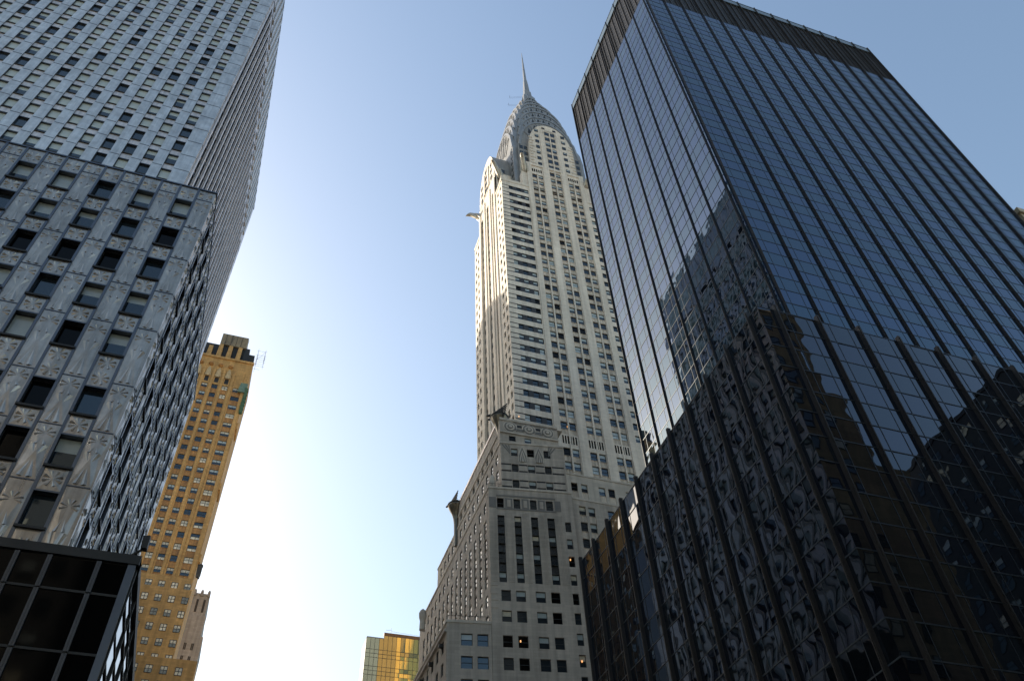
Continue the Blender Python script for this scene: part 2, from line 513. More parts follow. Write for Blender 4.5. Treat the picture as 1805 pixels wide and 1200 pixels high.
# ================================================================== the street
def structure(name, mb):
    o = mb.build(name); o['kind'] = 'structure'; return o
g = MB(); g.face([(-2500, -2500, G - .2), (2500, -2500, G - .2), (2500, 2500, G - .2), (-2500, 2500, G - .2)], 'earth'); structure('ground', g)
g = MB()
g.box(-3.5, 21.5, 5, 900, G - .15, G - .14, 'asphalt', (0,)); g.box(-3.5, 21.5, -600, 5, G - .15, G - .14, 'asphalt', (0,))
g.box(-400, -3.5, 4, 22, G - .15, G - .14, 'asphalt', (0,)); g.box(21.5, 400, 4, 22, G - .15, G - .14, 'asphalt', (0,))
structure('road', g)
g = MB()
for a in ((-60, -3.5, 22, 175), (21.5, 90, 22, 175), (-60, -3.5, -40, 4), (21.5, 90, -40, 4)):
    g.box(*a, G - .16, G, 'concrete', (0,))
structure('pavement', g)
g = MB()
for k in range(40):
    g.box(8.9, 9.1, 26 + k * 4, 28 + k * 4, G - .139, G - .135, 'paint', (0,))
for k in range(12):
    g.box(-2.5 + 2 * k, -1.5 + 2 * k, 23, 26, G - .139, G - .135, 'paint', (0,))
structure('road_marking', g)

# ================================================================== dark glass tower on the right
dark = thing('glass_tower', 'dark glass office tower with bronze fins on a wider glass podium at right', 'office tower', (55, 42, G))
TX, TY, TN, TW = 34.6, 31.0, 77.0, 54.8            # tower glass planes: south x, east y, north x, west y
PX, PY = 25.9, 25.0
ZT, ZL, ZR = 127.7, 115.5, 126.2
PZ = 37.75
panes, ppanes = [], []
def pane(fr, u0, u1, v0, v1, mat, tilt):
    t = [random.uniform(-tilt, tilt) for _ in range(4)]
    def fn(mb):
        mb.face([fr.p(u0, v0, t[0]), fr.p(u1, v0, t[1]), fr.p(u1, v1, t[2])], mat)
        mb.face([fr.p(u0, v0, t[0]), fr.p(u1, v1, t[2]), fr.p(u0, v1, t[2] + t[0] - t[1])], mat)
    return (fr.p((u0 + u1) / 2, (v0 + v1) / 2, 0), fr.u * (u1 - u0), v1 - v0, fn)

def curtain(fr, u_fins, width, z0, z1, step, sink, mats, off, tilt, bars):
    cuts = []
    fs = [0.0] + [f for f in u_fins if 0 < f < width] + [width]
    for a, b in zip(fs[:-1], fs[1:]):
        if b - a > 2.2:
            cuts.append((a, [a + off, b - off], b))
        elif b - a > 0.05:
            cuts.append((a, [], b))
    zs = [z1]
    k = 0
    while zs[-1] > z0 + 0.3:
        zs.append(max(z0, zs[-1] - step)); k += 1
    for j in range(len(zs) - 1):
        mat = mats[j % 2]
        for a, mids, b in cuts:
            e = [a] + mids + [b]
            for p, q in zip(e[:-1], e[1:]):
                sink.append(pane(fr, p, q, zs[j + 1], zs[j], mat, tilt))
    for z in zs[:-1]:
        bars.obox(fr, 0, width, z - .036, z + .036, -.05, .024, 'glazing_bar')
    for a, mids, b in cuts:
        for mm in mids:
            bars.obox(fr, mm - .02, mm + .02, z0, z1, -.05, .02, 'glazing_bar')

FE = east(TX, TY); FS = south(TX, TW)
finE = [34.89 + 3.01 * i - TX for i in range(15)]
fs_y = [31.3 + 2.93 * i for i in range(9)]
fs_y[-1] = 54.62
finS = sorted(TW - y for y in fs_y)
bars = MB()
curtain(FE, finE, TN - TX, PZ - 1, ZL, 1.722, panes, ('tower_glass', 'tower_spandrel'), 0.82, 0.0035, bars)
curtain(FS, finS, TW - TY, PZ - 1, ZL, 1.722, panes, ('tower_glass', 'tower_spandrel'), 0.82, 0.0035, bars)
bars.build('glazing_bar', dark)
core = MB()
core.box(TX + .2, TN - .02, TY + .2, TW - .02, G, ZT - .3, 'black_wall', (0,))
core.box(PX + .2, TN - .02, PY + .2, TW - .5, G, PZ - .2, 'black_wall', (0,))
core.obox(FE, TN - TX - .12, TN - TX - .01, G, ZT - .35, -.6, -.03, 'black_wall')
core.obox(FS, .01, .12, G, ZT - .35, -.6, -.03, 'black_wall')
core.build('core_wall', dark)
def fin(fr, u, z0, z1, depth, wid=.13):
    mb = MB()
    mb.obox(fr, u - wid / 2, u + wid / 2, z0, z1, -.06, depth, 'fin')
    mb.obox(fr, u - wid / 2 + .05, u + wid / 2 - .05, z0, z1 - .1, depth, depth + .05, 'fin')
    mb.build('fin', dark)
for u in finE: fin(FE, u, PZ - 1, ZT + .25, .17)
for u in finS: fin(FS, u, PZ - 1, ZT + .25, .13)
def louvre(fr, a, b):
    mb = MB()
    mb.face([fr.p(a, ZL, -.35), fr.p(b, ZL, -.35), fr.p(b, ZR, -.35), fr.p(a, ZR, -.35)], 'louvre')
    mb.face([fr.p(a, ZL, 0), fr.p(b, ZL, 0), fr.p(b, ZL, -.35), fr.p(a, ZL, -.35)], 'louvre')
    n = max(1, int((b - a) / .24))
    for i in range(n):
        u = a + (i + .5) * (b - a) / n
        big = (i % 4 == 1)
        mb.obox(fr, u - .03, u + .03, ZL + .02, ZR, -.34, -.02 if big else -.15, 'louvre')
    mb.build('louvre_panel', dark)
for fr, fl, w in ((FE, finE, TN - TX), (FS, finS, TW - TY)):
    e = [0] + [f for f in fl if .1 < f < w - .1] + [w]
    for a, b in zip(e[:-1], e[1:]):
        louvre(fr, a, b)
cp_ = MB()
cp_.obox(FE, 0, TN - TX, ZR, ZT, -.6, .06, 'coping')
cp_.obox(FS, 0, TW - TY - .62, ZR, ZT, -.6, .06, 'coping')
cp_.obox(FE, -.07, TN - TX, ZT - .02, ZT + .1, -.7, .1, 'steel_trim')
cp_.obox(FS, 0, TW - TY - .72, ZT - .02, ZT + .1, -.7, .1, 'steel_trim')
cp_.build('coping', dark)
# podium
QE = east(PX, PY); QS = south(PX, 54.4)
pfE = [30.29 * .985 - PX + .35 + 3.07 * (i - 1) for i in range(16)]
pfS = sorted(54.4 - (25.95 + 2.79 * i) for i in range(11))
bars = MB()
curtain(QE, pfE, TN - PX, G, PZ, 1.722, ppanes, ('podium_spandrel', 'podium_glass'), 0.82, 0.006, bars)
curtain(QS, pfS, 54.4 - PY, G, PZ, 1.722, ppanes, ('podium_spandrel', 'podium_glass'), 0.82, 0.006, bars)
bars.build('podium_glazing_bar', dark)
rf = MB(); rf.box(PX, TN, PY, 54.4, PZ - .15, PZ, 'fin', (0,)); rf.build('podium_roof', dark)
for u in pfE: fin(QE, u, G, PZ + .35, .22, .17)
for u in pfS:
    if u > 0: fin(QS, u, G, PZ + .35, .22, .17)
emit(panes, 'glass_pane', dark)
emit(ppanes, 'podium_pane', dark)

# ================================================================== steel clad tower on the left
steel = thing('steel_clad_tower', 'steel panel office tower over a lower embossed block and black glass base, on the left', 'office tower', (-30, 60, G))
wins = []
def relief(mb, fr, a, b, c, d, kind, mat):
    """one pressed sheet: ridged petals stand out of a slightly dished panel, each with a shaded foot"""
    w, h = b - a, d - c
    P = fr.p
    cz = {'pier': .05, 'flower': .035, 'plain': .035}[kind]
    e = {'pier': -.02, 'flower': -.02, 'plain': -.015}[kind]
    ringp = [(0, 0, .01), (.5, 0, .01), (1, 0, .01), (1, .5, e), (1, 1, .01), (.5, 1, .01), (0, 1, .01), (0, .5, e)]
    C = P(a + w / 2, c + h / 2, cz)
    R = [P(a + x * w, c + y * h, z) for x, y, z in ringp]
    for i in range(8):
        mb.face([C, R[i], R[(i + 1) % 8]], mat)
    def petal(bx, by, tx, ty, hw, q):
        L = math.hypot(tx - bx, ty - by)
        px, py = -(ty - by) / L * hw, (tx - bx) / L * hw
        z0 = .012
        A, B = P(a + bx + px, c + by + py, z0), P(a + bx - px, c + by - py, z0)
        Q, T = P(a + bx, c + by, z0 + q), P(a + tx, c + ty, z0 + .02)
        mb.face([A, Q, T][::-1], mat); mb.face([Q, B, T][::-1], mat); mb.face([A, B, Q][::-1], mat)
    cx = w / 2
    if kind == 'pier' and h > 2.2:
        k = h / 3.3
        f = w / .92
        for s_ in (-1, 1):
            petal(cx + s_ * .17 * f, .09 * k, cx + s_ * .03, 1.2 * k, .13 * f, .07)
            petal(cx + s_ * .24 * f, 1.98 * k, cx + s_ * .05, 1.28 * k, .13 * f, .065)
            petal(cx + s_ * .15 * f, 2.0 * k, cx + s_ * .05, 2.38 * k, .12 * f, .065)
        for an in (22, 158, 202, 338, 72, 108):
            r_ = math.radians(an)
            petal(cx + .40 * f * math.cos(r_), 2.72 * k + .40 * math.sin(r_), cx + .07 * math.cos(r_), 2.72 * k + .07 * math.sin(r_), .085, .055)
    elif kind == 'flower' or kind == 'pier':
        n = 2 if h > 1.9 else 1
        for i in range(n):
            cy_ = h * (i + .5) / n
            rr = min(.43, w * .45, h / n * .46)
            for an in (22, 68, 112, 158, 202, 248, 292, 338):
                r_ = math.radians(an)
                petal(cx + rr * math.cos(r_), cy_ + rr * math.sin(r_), cx + .08 * math.cos(r_), cy_ + .08 * math.sin(r_), .095, .055)

def steel_face(fr, width, zb, zt, cols, rows, ww, mode, wall, trim, relief_mb, pier_mat, flower_mat, blinds):
    """cols: left edges of the windows; rows: (bottom, top) of the windows; piers run between the columns"""
    rects = []
    for c in cols:
        for a, b in rows:
            if b < zt and a > zb:
                rects.append((c, c + ww, a, b, .32, None, 'steel_trim'))
                top, bot = pick(blinds)
                wins.append(sash(fr, c, c + ww, a, b, .28, top, bot, bar=.035, split=.25 + random.random() * .5, rail=False))
    if mode == 'tower':
        zz = [zb + .01] + sum([[a, b] for a, b in sorted(rows) if b < zt and a > zb], []) + [zt - .01]
        for c in cols:
            for k in range(0, len(zz), 2):
                rects.append((c, c + ww, zz[k], zz[k + 1], .14, flower_mat, 'steel_trim'))
    facade(wall, fr, width, zb, zt, rects, pier_mat)
    ed = [0] + sum([[c, c + ww] for c in cols], []) + [width]
    rows_s = sorted(rows)
    zr = [zb] + sum([[a, b] for a, b in rows_s if b < zt and a > zb], []) + [zt]
    for i, c in enumerate(cols if mode == 'block' else []):
        for k in range(0, len(zr), 2):
            if zr[k + 1] - zr[k] > .4:
                relief(relief_mb, fr, c + .07, c + ww - .07, zr[k] + .12, zr[k + 1] - .10, 'flower' if mode == 'block' else 'plain', flower_mat)
    piers = [(ed[k], ed[k + 1]) for k in range(0, len(ed), 2)]
    tops = [zb] + [b + .55 for a, b in rows_s if zb < b + .55 < zt - .5] + [zt]
    for a, b in piers:
        if b - a < .25: continue
        for z0, z1 in zip(tops[:-1], tops[1:]):
            relief(relief_mb, fr, a + .10, b - .10, z0 + .05, z1 - .05, 'pier' if mode == 'block' else 'plain', pier_mat)
            trim.obox(fr, a + .06, b - .06, z1 - .03, z1 + .03, -.02, .035, 'steel_trim')
        if mode == 'block':
            for u in (a, b):
                if .05 < u < width - .05:
                    s = 1 if u == b else -1
                    trim.obox(fr, min(u - s * .09, u + s * .05), max(u - s * .09, u + s * .05), zb, zt, -.02, .055, 'steel_trim')
    for c in cols:
        for a, b in rows:
            if b < zt and a > zb:
                o_ = .13 if mode == 'block' else -.02
                trim.obox(fr, c - (.06 if mode == 'block' else -.01), c + ww + (.06 if mode == 'block' else -.01), a - .13, a - .003, -.3, o_, 'dark_metal')
                trim.obox(fr, c + .01, c + ww - .01, b - .003, b + .09, -.3, .07 if mode == 'block' else -.03, 'steel_trim')

# lower block: east and north faces
BX, BY, BZ, BW = -7.9, 35.05, 49.9, 56.6
k_ = 1.1606
rz = [40.75, 37.88, 35.0, 32.1, 29.2, 25.42, 22.58, 19.68]
rows_b = [(z * k_ - .93, z * k_ + .93) for z in rz]
rows_b[0] = (rows_b[0][0], rows_b[0][1])
NB = 20
FBE = east(BX - 2.426 * NB - 2.2, BY)
wE = 2.426 * NB + 2.2
colsE = [wE + (-8.32 - 2.093 * k - .5) * k_ - BX for k in range(NB)][::-1]
colsE = [c for c in colsE if c > .3]
blinds_b = [(('glass', 'glass'), 3), (('pale_blind', 'glass'), 3), (('pale_blind', 'pale_blind'), 1.2), (('black_glass', 'black_glass'), 2.5)]
blk, trim, rel = MB(), MB(), MB()
steel_face(FBE, wE, 18, BZ, colsE, rows_b, 1.16, 'block', blk, trim, rel, 'steel', 'steel', blinds_b)
FBN = north(BX, BY)
colsN = [1.35 + 2.426 * k for k in range(9)]
colsN = [c for c in colsN if c + 1.3 < BW - BY]
steel_face(FBN, BW - BY, 18, BZ, colsN, rows_b, 1.16, 'block', blk, trim, rel, 'steel', 'steel', blinds_b)
blk.box(BX - wE, BX - .02, BY + .6, BW, 18, BZ - .05, 'steel', (0, 2, 3))
blk.box(-60, -20, BW, 59.1, 18, BZ - 1, 'steel', (0,))
cap(blk, BX - wE, BX, BY, BW, BZ, 'steel_trim')
blk.build('block_wall', steel)
trim.obox(FBE, -.1, wE + .08, BZ, BZ + .12, -.3, .08, 'steel_trim')
trim.obox(FBN, .02, BW - BY + .1, BZ, BZ + .12, -.3, .07, 'steel_trim')
trim.build('panel_trim', steel)
rel.build('embossed_panel', steel)
# tower: east and north faces
SX, SY, SZ, SW = -17.2, 59.2, 161.5, 115.2
def row_z(n): return 85.89 + 3.35 * n
rows_t = [(row_z(n) - .98, row_z(n) + .98) for n in range(-11, 23)]
twl, ttr, trl = MB(), MB(), MB()
NT = 18
wT = 2.38 * NT + 1.9
FTE = east(SX - wT, SY)
colsT = sorted(wT + (-19.65 - 2.38 * k) - SX - .6 for k in range(NT))
colsT = [c for c in colsT if c > .2]
blinds_t = [(('pale_blind', 'pale_blind'), 4), (('pale_blind', 'glass'), 3), (('glass', 'glass'), 1.3)]
rows_hi = [r for r in rows_t if r[1] < SZ - 6]
steel_face(FTE, wT, 44, SZ, colsT, rows_hi, 1.2, 'tower', twl, ttr, trl, 'steel_pier', 'steel_spandrel', blinds_t)
FTN = north(SX, SY)
NN = int((SW - SY - 1.6) / 2.38)
colsTN = [1.3 + 2.38 * k for k in range(NN)]
rows_n = [r for r in rows_t if r[1] < 144.5]
# the north side: windows below, a recessed louvre band at the mechanical floors near the top
steel_face(FTN, SW - SY, 44, 145.2, colsTN, rows_n, 1.28, 'tower', twl, ttr, trl, 'steel_spandrel', 'steel_spandrel', blinds_t)
slot = []
twl.face([FTN.p(0, 145.2), FTN.p(SW - SY, 145.2), FTN.p(SW - SY, 146.6), FTN.p(0, 146.6)], 'steel_spandrel')
rr = [(a, min(a + 11.2, SW - SY - .3), 146.6 - .0 + .1, 146.6 + .95, .5, 'soot', 'soot') for a in [.6 + 13.4 * k for k in range(5)] if a + 4 < SW - SY]
facade(twl, FTN, SW - SY, 146.6, SZ, rr, 'steel_spandrel')
for k in range(NN + 1):
    a = .35 + 2.38 * k
    if a + 1 < SW - SY:
        ttr.obox(FTN, a, a + .95, 148.2, SZ - .3, -.02, .22, 'steel_pier')
for k in range(NN + 1):
    a = .45 + 2.38 * k
    if a + .9 < SW - SY:
        ttr.obox(FTN, a, a + .5, 44, 145.0, -.02, .20, 'steel_spandrel')
twl.box(SX - wT, SX - .02, SY + .6, SW, 44, SZ - .05, 'steel_pier', (0, 2, 3))
cap(twl, SX - wT, SX, SY, SW, SZ, 'steel_trim')
twl.box(-60, -17.6, SW, 121.5, G, 88, 'steel_trim', (0,))
twl.build('tower_wall', steel)
ttr.obox(FTE, 0, wT, SZ, SZ + .4, -.5, .1, 'steel_trim')
ttr.obox(FTN, .02, SW - SY, SZ, SZ + .4, -.5, .1, 'steel_trim')
ttr.build('pier_trim', steel)
trl.build('pressed_panel', steel)
emit(wins, 'window', steel)
# black glass base
k2 = 1.12
GX, GY, GZ = -4.2 * k2, 29.9 * k2, 18.05 * k2
base = MB()
FGE = east(-62, GY); wG = GX + 62
FGN = north(GX, GY)
base.box(-62, GX - .05, GY + .05, 58, G, GZ - .3, 'black_wall', (0,))
base.obox(FGE, 0, wG + .12, GZ - .42, GZ, -.6, .12, 'dark_metal')
base.obox(FGN, 0, 24, GZ - .42, GZ, -.58, .12, 'dark_metal')
base.box(-62, GX, GY + .5, 58, GZ - .2, GZ - .02, 'dark_metal', (0,))
base.build('glass_base', steel)
bpanes, bm = [], MB()
levels = [GZ - .42, 16.33 * k2, 14.08 * k2, 11.9 * k2, 9.7 * k2, 7.4 * k2, 5 * k2, G]
ue = [wG - .28]
for i in range(16):
    ue.append(ue[-1] - (.93 * k2)); ue.append(ue[-1] - .17 * k2)      # narrow bay then mullion
    ue.append(ue[-1] - (1.52 * k2)); ue.append(ue[-1] - .17 * k2)
for lev in range(len(levels) - 1):
    z1, z0 = levels[lev], levels[lev + 1]
    for i in range(0, len(ue) - 1, 2):
        b, a = ue[i], ue[i + 1]
        if a < 30: break
        bpanes.append(pane(FGE, a, b, z0 + .07, z1 - .07, 'black_glass', .004))
        bm.obox(FGE, a - .17 * k2, a - .09 * k2, z0, z1 - .07, -.05, .10, 'base_mullion')
        bm.obox(FGE, a - .075 * k2, a, z0, z1 - .07, -.05, .12, 'base_mullion')
        bm.obox(FGE, a - .11 * k2, a - .06 * k2, z0, z1 - .07, -.05, .03, 'dark_metal')
    bm.obox(FGE, 0, wG - .3, z0 - .05, z0 + .05, -.05, .05, 'dark_metal')
    for i in range(9):
        a = .3 + i * 2.6
        for m_, za, zb in ((0, z0, (z0 + z1) / 2), (1, (z0 + z1) / 2, z1)):
            bpanes.append(pane(FGN, a + .03, a + 2.57, za + .03, zb - .03, 'podium_spandrel', .006))
        bm.obox(FGN, a - .05, a + .05, z0, z1, -.05, .08, 'dark_metal')
    bm.obox(FGN, .3, 24, z0 - .05, z0 + .05, -.05, .06, 'dark_metal')
    bm.obox(FGN, .3, 24, (z0 + z1) / 2 - .03, (z0 + z1) / 2 + .03, -.05, .05, 'dark_metal')
bm.obox(FGE, wG - .3, wG + .02, G, GZ - .42, -.05, .06, 'steel_trim')
bm.build('mullion', steel)
emit(bpanes, 'base_pane', steel)

# ================================================================== the stone skyscraper with the steel crown
sky_t = thing('stone_skyscraper', 'tall white brick skyscraper with stepped setbacks, arched steel crown and needle spire, in the centre', 'skyscraper', (56, 116, G))
wins = []
CX, CY = 55.85, 115.7
X0, X1, Y0, Y1 = 40.0, 71.7, 103.8, 127.6
bl = [(('blind', 'glass'), 4), (('glass', 'glass'), 3.2), (('blind', 'blind'), 1.2), (('black_glass', 'black_glass'), .6)]
def add_w(fr, a, b, c, d, dep=.25, bar=.085, w=bl):
    t, q = pick(w)
    wins.append(sash(fr, a, b, c, d, dep, t, q, bar=bar))
shaft = MB()
trimc = MB()
# --- east face of the shaft
FE2 = east(X0, Y0)
rects = []
tops = [157.3 + 3.2 * n for n in range(-20, 13)]
tops = [t for t in tops if 91 < t - 1.8]
pairs = [48.95, 54.25, 59.55]
for t in tops:
    if t > 97 and t < 99.9: continue
    for k, pu in enumerate(pairs):
        lim = 193 if k != 1 else 216
        if t > lim - .2: continue
        for j in (0, 1):
            a = pu + 1.75 * j - X0
            rects.append((a, a + 1.4, t - 1.86, t, .3, None, 'white_brick'))
            add_w(FE2, a, a + 1.4, t - 1.86, t)
            rects.append((a, a + 1.4, t - 3.2 + .03, t - 1.86 - .03, .10, 'spandrel', 'spandrel'))
    if t < 183 and t > 100.5:
        for side in (0, 1):
            # corner: white panel between two dark lines, then windows with dark brick between them
            segs = [(1.9, 3.05), (4.05, 5.25), (6.2, 7.3)]
            o = (lambda u: u) if side == 0 else (lambda u: (X1 - X0) - u)
            def R(a, b): return (a, b) if side == 0 else ((X1 - X0) - b, (X1 - X0) - a)
            for a, b in segs:
                p, q = R(a, b)
                rects.append((p, q, t - 1.72, t, .3, None, 'dark_brick')); add_w(FE2, p, q, t - 1.72, t)
            for a, b in ((3.05, 4.05), (5.25, 6.2)):
                p, q = R(a, b); rects.append((p, q, t - 1.72, t, .06, 'dark_brick', 'dark_brick'))
            for z in ((t - .28, t), (t - 1.72, t - 1.44)):
                p, q = R(.02, 1.9); rects.append((p, q, z[0], z[1], .06, 'dark_brick', 'dark_brick'))
for pu in pairs:                                                  # the louvred floor at the hubcap frieze
    for j in range(6):
        a = pu - X0 + .05 + j * .52
        rects.append((a, a + .3, 97.5, 99.4, .5, 'soot', 'soot'))
for k in (0, 2):                                                  # vents at the heads of the side bays
    for j in range(5):
        a = pairs[k] - X0 + .05 + j * .62
        rects.append((a, a + .4, 193.7, 195.2, .5, 'soot', 'soot'))
# the wall: corners stop at the 185 m ledge, the middle goes on
def sub(rects, ua, ub, za, zb):
    return [(r[0] - ua, r[1] - ua) + tuple(r[2:]) for r in rects if r[0] >= ua - 1e-6 and r[1] <= ub + 1e-6 and r[2] >= za - 1e-6 and r[3] <= zb + 1e-6]
ZC, ZM = 185.2, 197.2
def shift(fr, du): return Frame(*(fr.o + fr.u * du).xy, u=fr.u)
facade(shaft, shift(FE2, 0), 7.6, 60, ZC, sub(rects, 0, 7.6, 60, ZC), 'white_brick')
facade(shaft, shift(FE2, 24.1), 7.6, 60, ZC, sub(rects, 24.1, 31.7, 60, ZC), 'white_brick')
facade(shaft, shift(FE2, 7.6), 16.5, 60, ZM, sub(rects, 7.6, 24.1, 60, ZM), 'white_brick')
# projecting piers beside the window strips
for a, b, top in ((47.55, 48.75, ZM), (52.25, 54.05, ZM + .0), (57.55, 59.35, ZM), (62.85, 64.1, ZM)):
    trimc.obox(FE2, a - X0, b - X0, 88, top - .4, -.02, .22, 'white_brick')
for pu in pairs:
    for j in range(2):
        a = pu - X0 + 1.32 + .12 + (-1.75 if j else 0)
    trimc.obox(FE2, pu - X0 + 1.43, pu - X0 + 1.72, 91, 193.2 if pu != pairs[1] else ZM, -.02, .1, 'white_brick')
# --- south face of the shaft
FS2 = south(X0, Y1)
rs = []
wS = Y1 - Y0
for t in [157.3 + 3.2 * n for n in range(-24, 10)]:
    if t > 183: continue
    for side in (0, 1):
        for a, b in ((.75, 1.75), (2.7, 3.7)):
            p, q = (a, b) if side == 0 else (wS - b, wS - a)
            rs.append((p, q, t - 1.75, t, .35, None, 'white_brick')); add_w(FS2, p, q, t - 1.75, t, .3)
for t in [157.3 + 3.2 * n for n in range(-24, 12)]:
    for cyy in (7.2, 11.9, 16.6):
        if t > 192: continue
        p, q = cyy - .8, cyy + .8
        rs.append((p, q, t - 1.75, t, .45, None, 'stone')); add_w(FS2, p, q, t - 1.75, t, .4)
        rs.append((p, q, t - 3.2, t - 1.75, .35, 'spandrel', 'stone'))
facade(shaft, shift(FS2, 0), 5.0, 60, ZC, sub(rs, 0, 5.0, 60, ZC), 'white_brick')
facade(shaft, shift(FS2, wS - 5.0), 5.0, 60, ZC, sub(rs, wS - 5.0, wS, 60, ZC), 'white_brick')
facade(shaft, shift(FS2, 5.0), wS - 10.0, 60, ZM, sub(rs, 5.0, wS - 5.0, 60, ZM), 'white_brick')
for a in (5.0, 8.9, 13.6, 17.5):
    trimc.obox(FS2, a, a + 1.2, 82, ZM - 3, -.02, .25, 'white_brick')
# the two hidden sides, roofs
shaft.face([(X1, Y0, 60), (X1, Y1, 60), (X1, Y1, ZC), (X1, Y0, ZC)], 'white_brick')
shaft.face([(X1, Y1, 60), (X0, Y1, 60), (X0, Y1, ZC), (X1, Y1, ZC)], 'white_brick')
cap(shaft, X0, X1, Y0, Y1, ZC - .02, 'stone')
shaft.box(47.6, 64.1, Y0 + .5, Y1 - .5, ZC, ZM - .02, 'white_brick', (0, 2))
shaft.box(X0 + .5, X1 - .5, 109.0, 122.4, ZC, ZM - .02, 'white_brick', (0, 5))
shaft.face([(47.6, Y0, ZC), (47.6, Y0 + .5, ZC), (47.6, Y0 + .5, ZM), (47.6, Y0, ZM)][::-1], 'white_brick')
shaft.face([(64.1, Y0, ZC), (64.1, Y0 + .5, ZC), (64.1, Y0 + .5, ZM), (64.1, Y0, ZM)], 'white_brick')
cap(shaft, 47.6, 64.1, Y0, Y0 + .5, ZM, 'stone')
trimc.obox(FE2, -.15, 7.6, ZC - .5, ZC + .6, -.8, .12, 'white_brick')
trimc.obox(FE2, 24.1, 31.85, ZC - .5, ZC + .6, -.8, .12, 'white_brick')
trimc.obox(FE2, 7.5, 24.2, ZM - .6, ZM + .5, -.8, .25, 'white_brick')
trimc.obox(FS2, -.1, 5.0, ZC - .5, ZC + .6, -.8, .10, 'white_brick')
trimc.obox(FS2, wS - 5.0, wS - .9, ZC - .5, ZC + .6, -.8, .10, 'white_brick')
shaft.build('shaft_wall', sky_t)
trimc.build('pier', sky_t)

# --- crown: brick arches of the four faces, clad core, seven tiers of steel vaults, needle
def arch_outline(w, zs, za, n=18, pw=2.3):
    pts = []
    for i in range(n + 1):
        t = -1 + 2 * i / n
        pts.append((w * t, zs + (za - zs) * (1 - abs(t) ** pw) ** (1 / 1.75)))
    return pts
def vault(mb, axis, w, L0, L1, zb, zs, za, mat, front, n=18):
    """solid with an arched outline, running along one axis from L0 to L1 about the spire"""
    o = [(-w, zb)] + arch_outline(w, zs, za, n) + [(w, zb)]
    def P(s, z, l):
        return (CX + s, CY + l, z) if axis == 'y' else (CX + l, CY + s, z)
    A = [P(s, z, L0) for s, z in o]; B = [P(s, z, L1) for s, z in o]
    flip = axis == 'x'
    for i in range(len(o) - 1):
        q = [A[i], A[i + 1], B[i + 1], B[i]]
        mb.face(q if flip else q[::-1], mat)
    mb.face(A[::-1] if not flip else A, front); mb.face(B if not flip else B[::-1], front)
arch = MB()
# east brick arch with its windows
def brick_arch(L, axis, w, zs, za):
    if axis == 'y':
        fr = Frame(CX - w, CY - L, u=(1, 0, 0))
    else:
        fr = Frame(CX - L, CY + w, u=(0, -1, 0))
    return fr
AW = 6.75
vault(arch, 'y', AW, -11.9, 11.9, ZM - .5, 209, 222.6, 'white_brick', 'white_brick')
vault(arch, 'x', AW * .98, -15.85, 15.85, ZM - .5, 199.5, 212.5, 'clad_steel', 'white_brick')
arch.build('crown_brick_arch', sky_t)
FA = east(CX - AW, CY - 11.9)
ab = MB()
for z in [199.5 + 3.2 * n for n in range(7)]:
    for u in (2.05, 10.3):
        if z < 219.5:
            wins.append(sash(FA, u, u + 1.15, z - 1.5, z, -.06, 'blind' if random.random() < .5 else 'glass', 'glass', bar=.12))
for u in (4.5, 8.0):
    wins.append(sash(FA, u, u + .95, 220.4 - .4, 221.3 - .4, -.06, 'glass', 'glass', bar=.1))
for z in [199.2 + 3.2 * n for n in range(7)]:
    for u in (5.2, 6.95):
        if z < 219:
            wins.append(sash(FA, u, u + 1.35, z - 1.75, z, -.06, pick([('blind', 1), ('glass', 1)]), 'glass', bar=.1))
            ab.obox(FA, u, u + 1.35, z - 3.15, z - 1.85, -.02, .04, 'spandrel')
ab.obox(FA, 6.62, 6.88, ZM + .5, 218.6, -.02, .28, 'white_brick')
ab.obox(FA, 3.6, 4.9, ZM + .5, 216.5, -.02, .20, 'white_brick')
ab.obox(FA, 8.6, 9.9, ZM + .5, 216.5, -.02, .20, 'white_brick')
for k in range(12):                                             # corner stones
    z = ZM + 1 + k * 1.6
    if z < 213:
        ab.obox(FA, .03, 1.0 if k % 2 else 1.5, z, z + .75, -.02, .14, 'stone')
        ab.obox(FA, 13.5 - (1.0 if k % 2 else 1.5), 13.47, z, z + .75, -.02, .14, 'stone')
# arched head over the centre windows
for i in range(14):
    a0, a1 = math.pi * i / 14, math.pi * (i + 1) / 14
    c0 = (6.75 - 1.75 * math.cos(a0), 217.6 + 1.7 * math.sin(a0)); c1 = (6.75 - 1.75 * math.cos(a1), 217.6 + 1.7 * math.sin(a1))
    d0 = (6.75 - 2.15 * math.cos(a0), 217.6 + 2.2 * math.sin(a0)); d1 = (6.75 - 2.15 * math.cos(a1), 217.6 + 2.2 * math.sin(a1))
    ab.face([FA.p(*c0, .1), FA.p(*c1, .1), FA.p(*d1, .1), FA.p(*d0, .1)][::-1], 'stone')
ab.build('arch_trim', sky_t)
FA2 = south(CX - 15.85, CY + AW * .98)
sb = MB()
for z in [199.2 + 3.2 * n for n in range(4)]:
    for u in (1.9, 10.2):
        if z < 206: wins.append(sash(FA2, u, u + 1.1, z - 1.7, z, -.06, 'glass', 'glass', bar=.1))
    wins.append(sash(FA2, 5.6, 7.6, z - 1.75, z, -.06, 'glass', 'glass', bar=.12))
    sb.obox(FA2, 5.6, 7.6, z - 3.1, z - 1.85, -.02, .05, 'spandrel')
sb.obox(FA2, 4.3, 5.4, ZM + .5, 207.5, -.02, .25, 'white_brick')
sb.obox(FA2, 7.8, 8.9, ZM + .5, 207.5, -.02, .25, 'white_brick')
sb.build('arch_trim', sky_t)
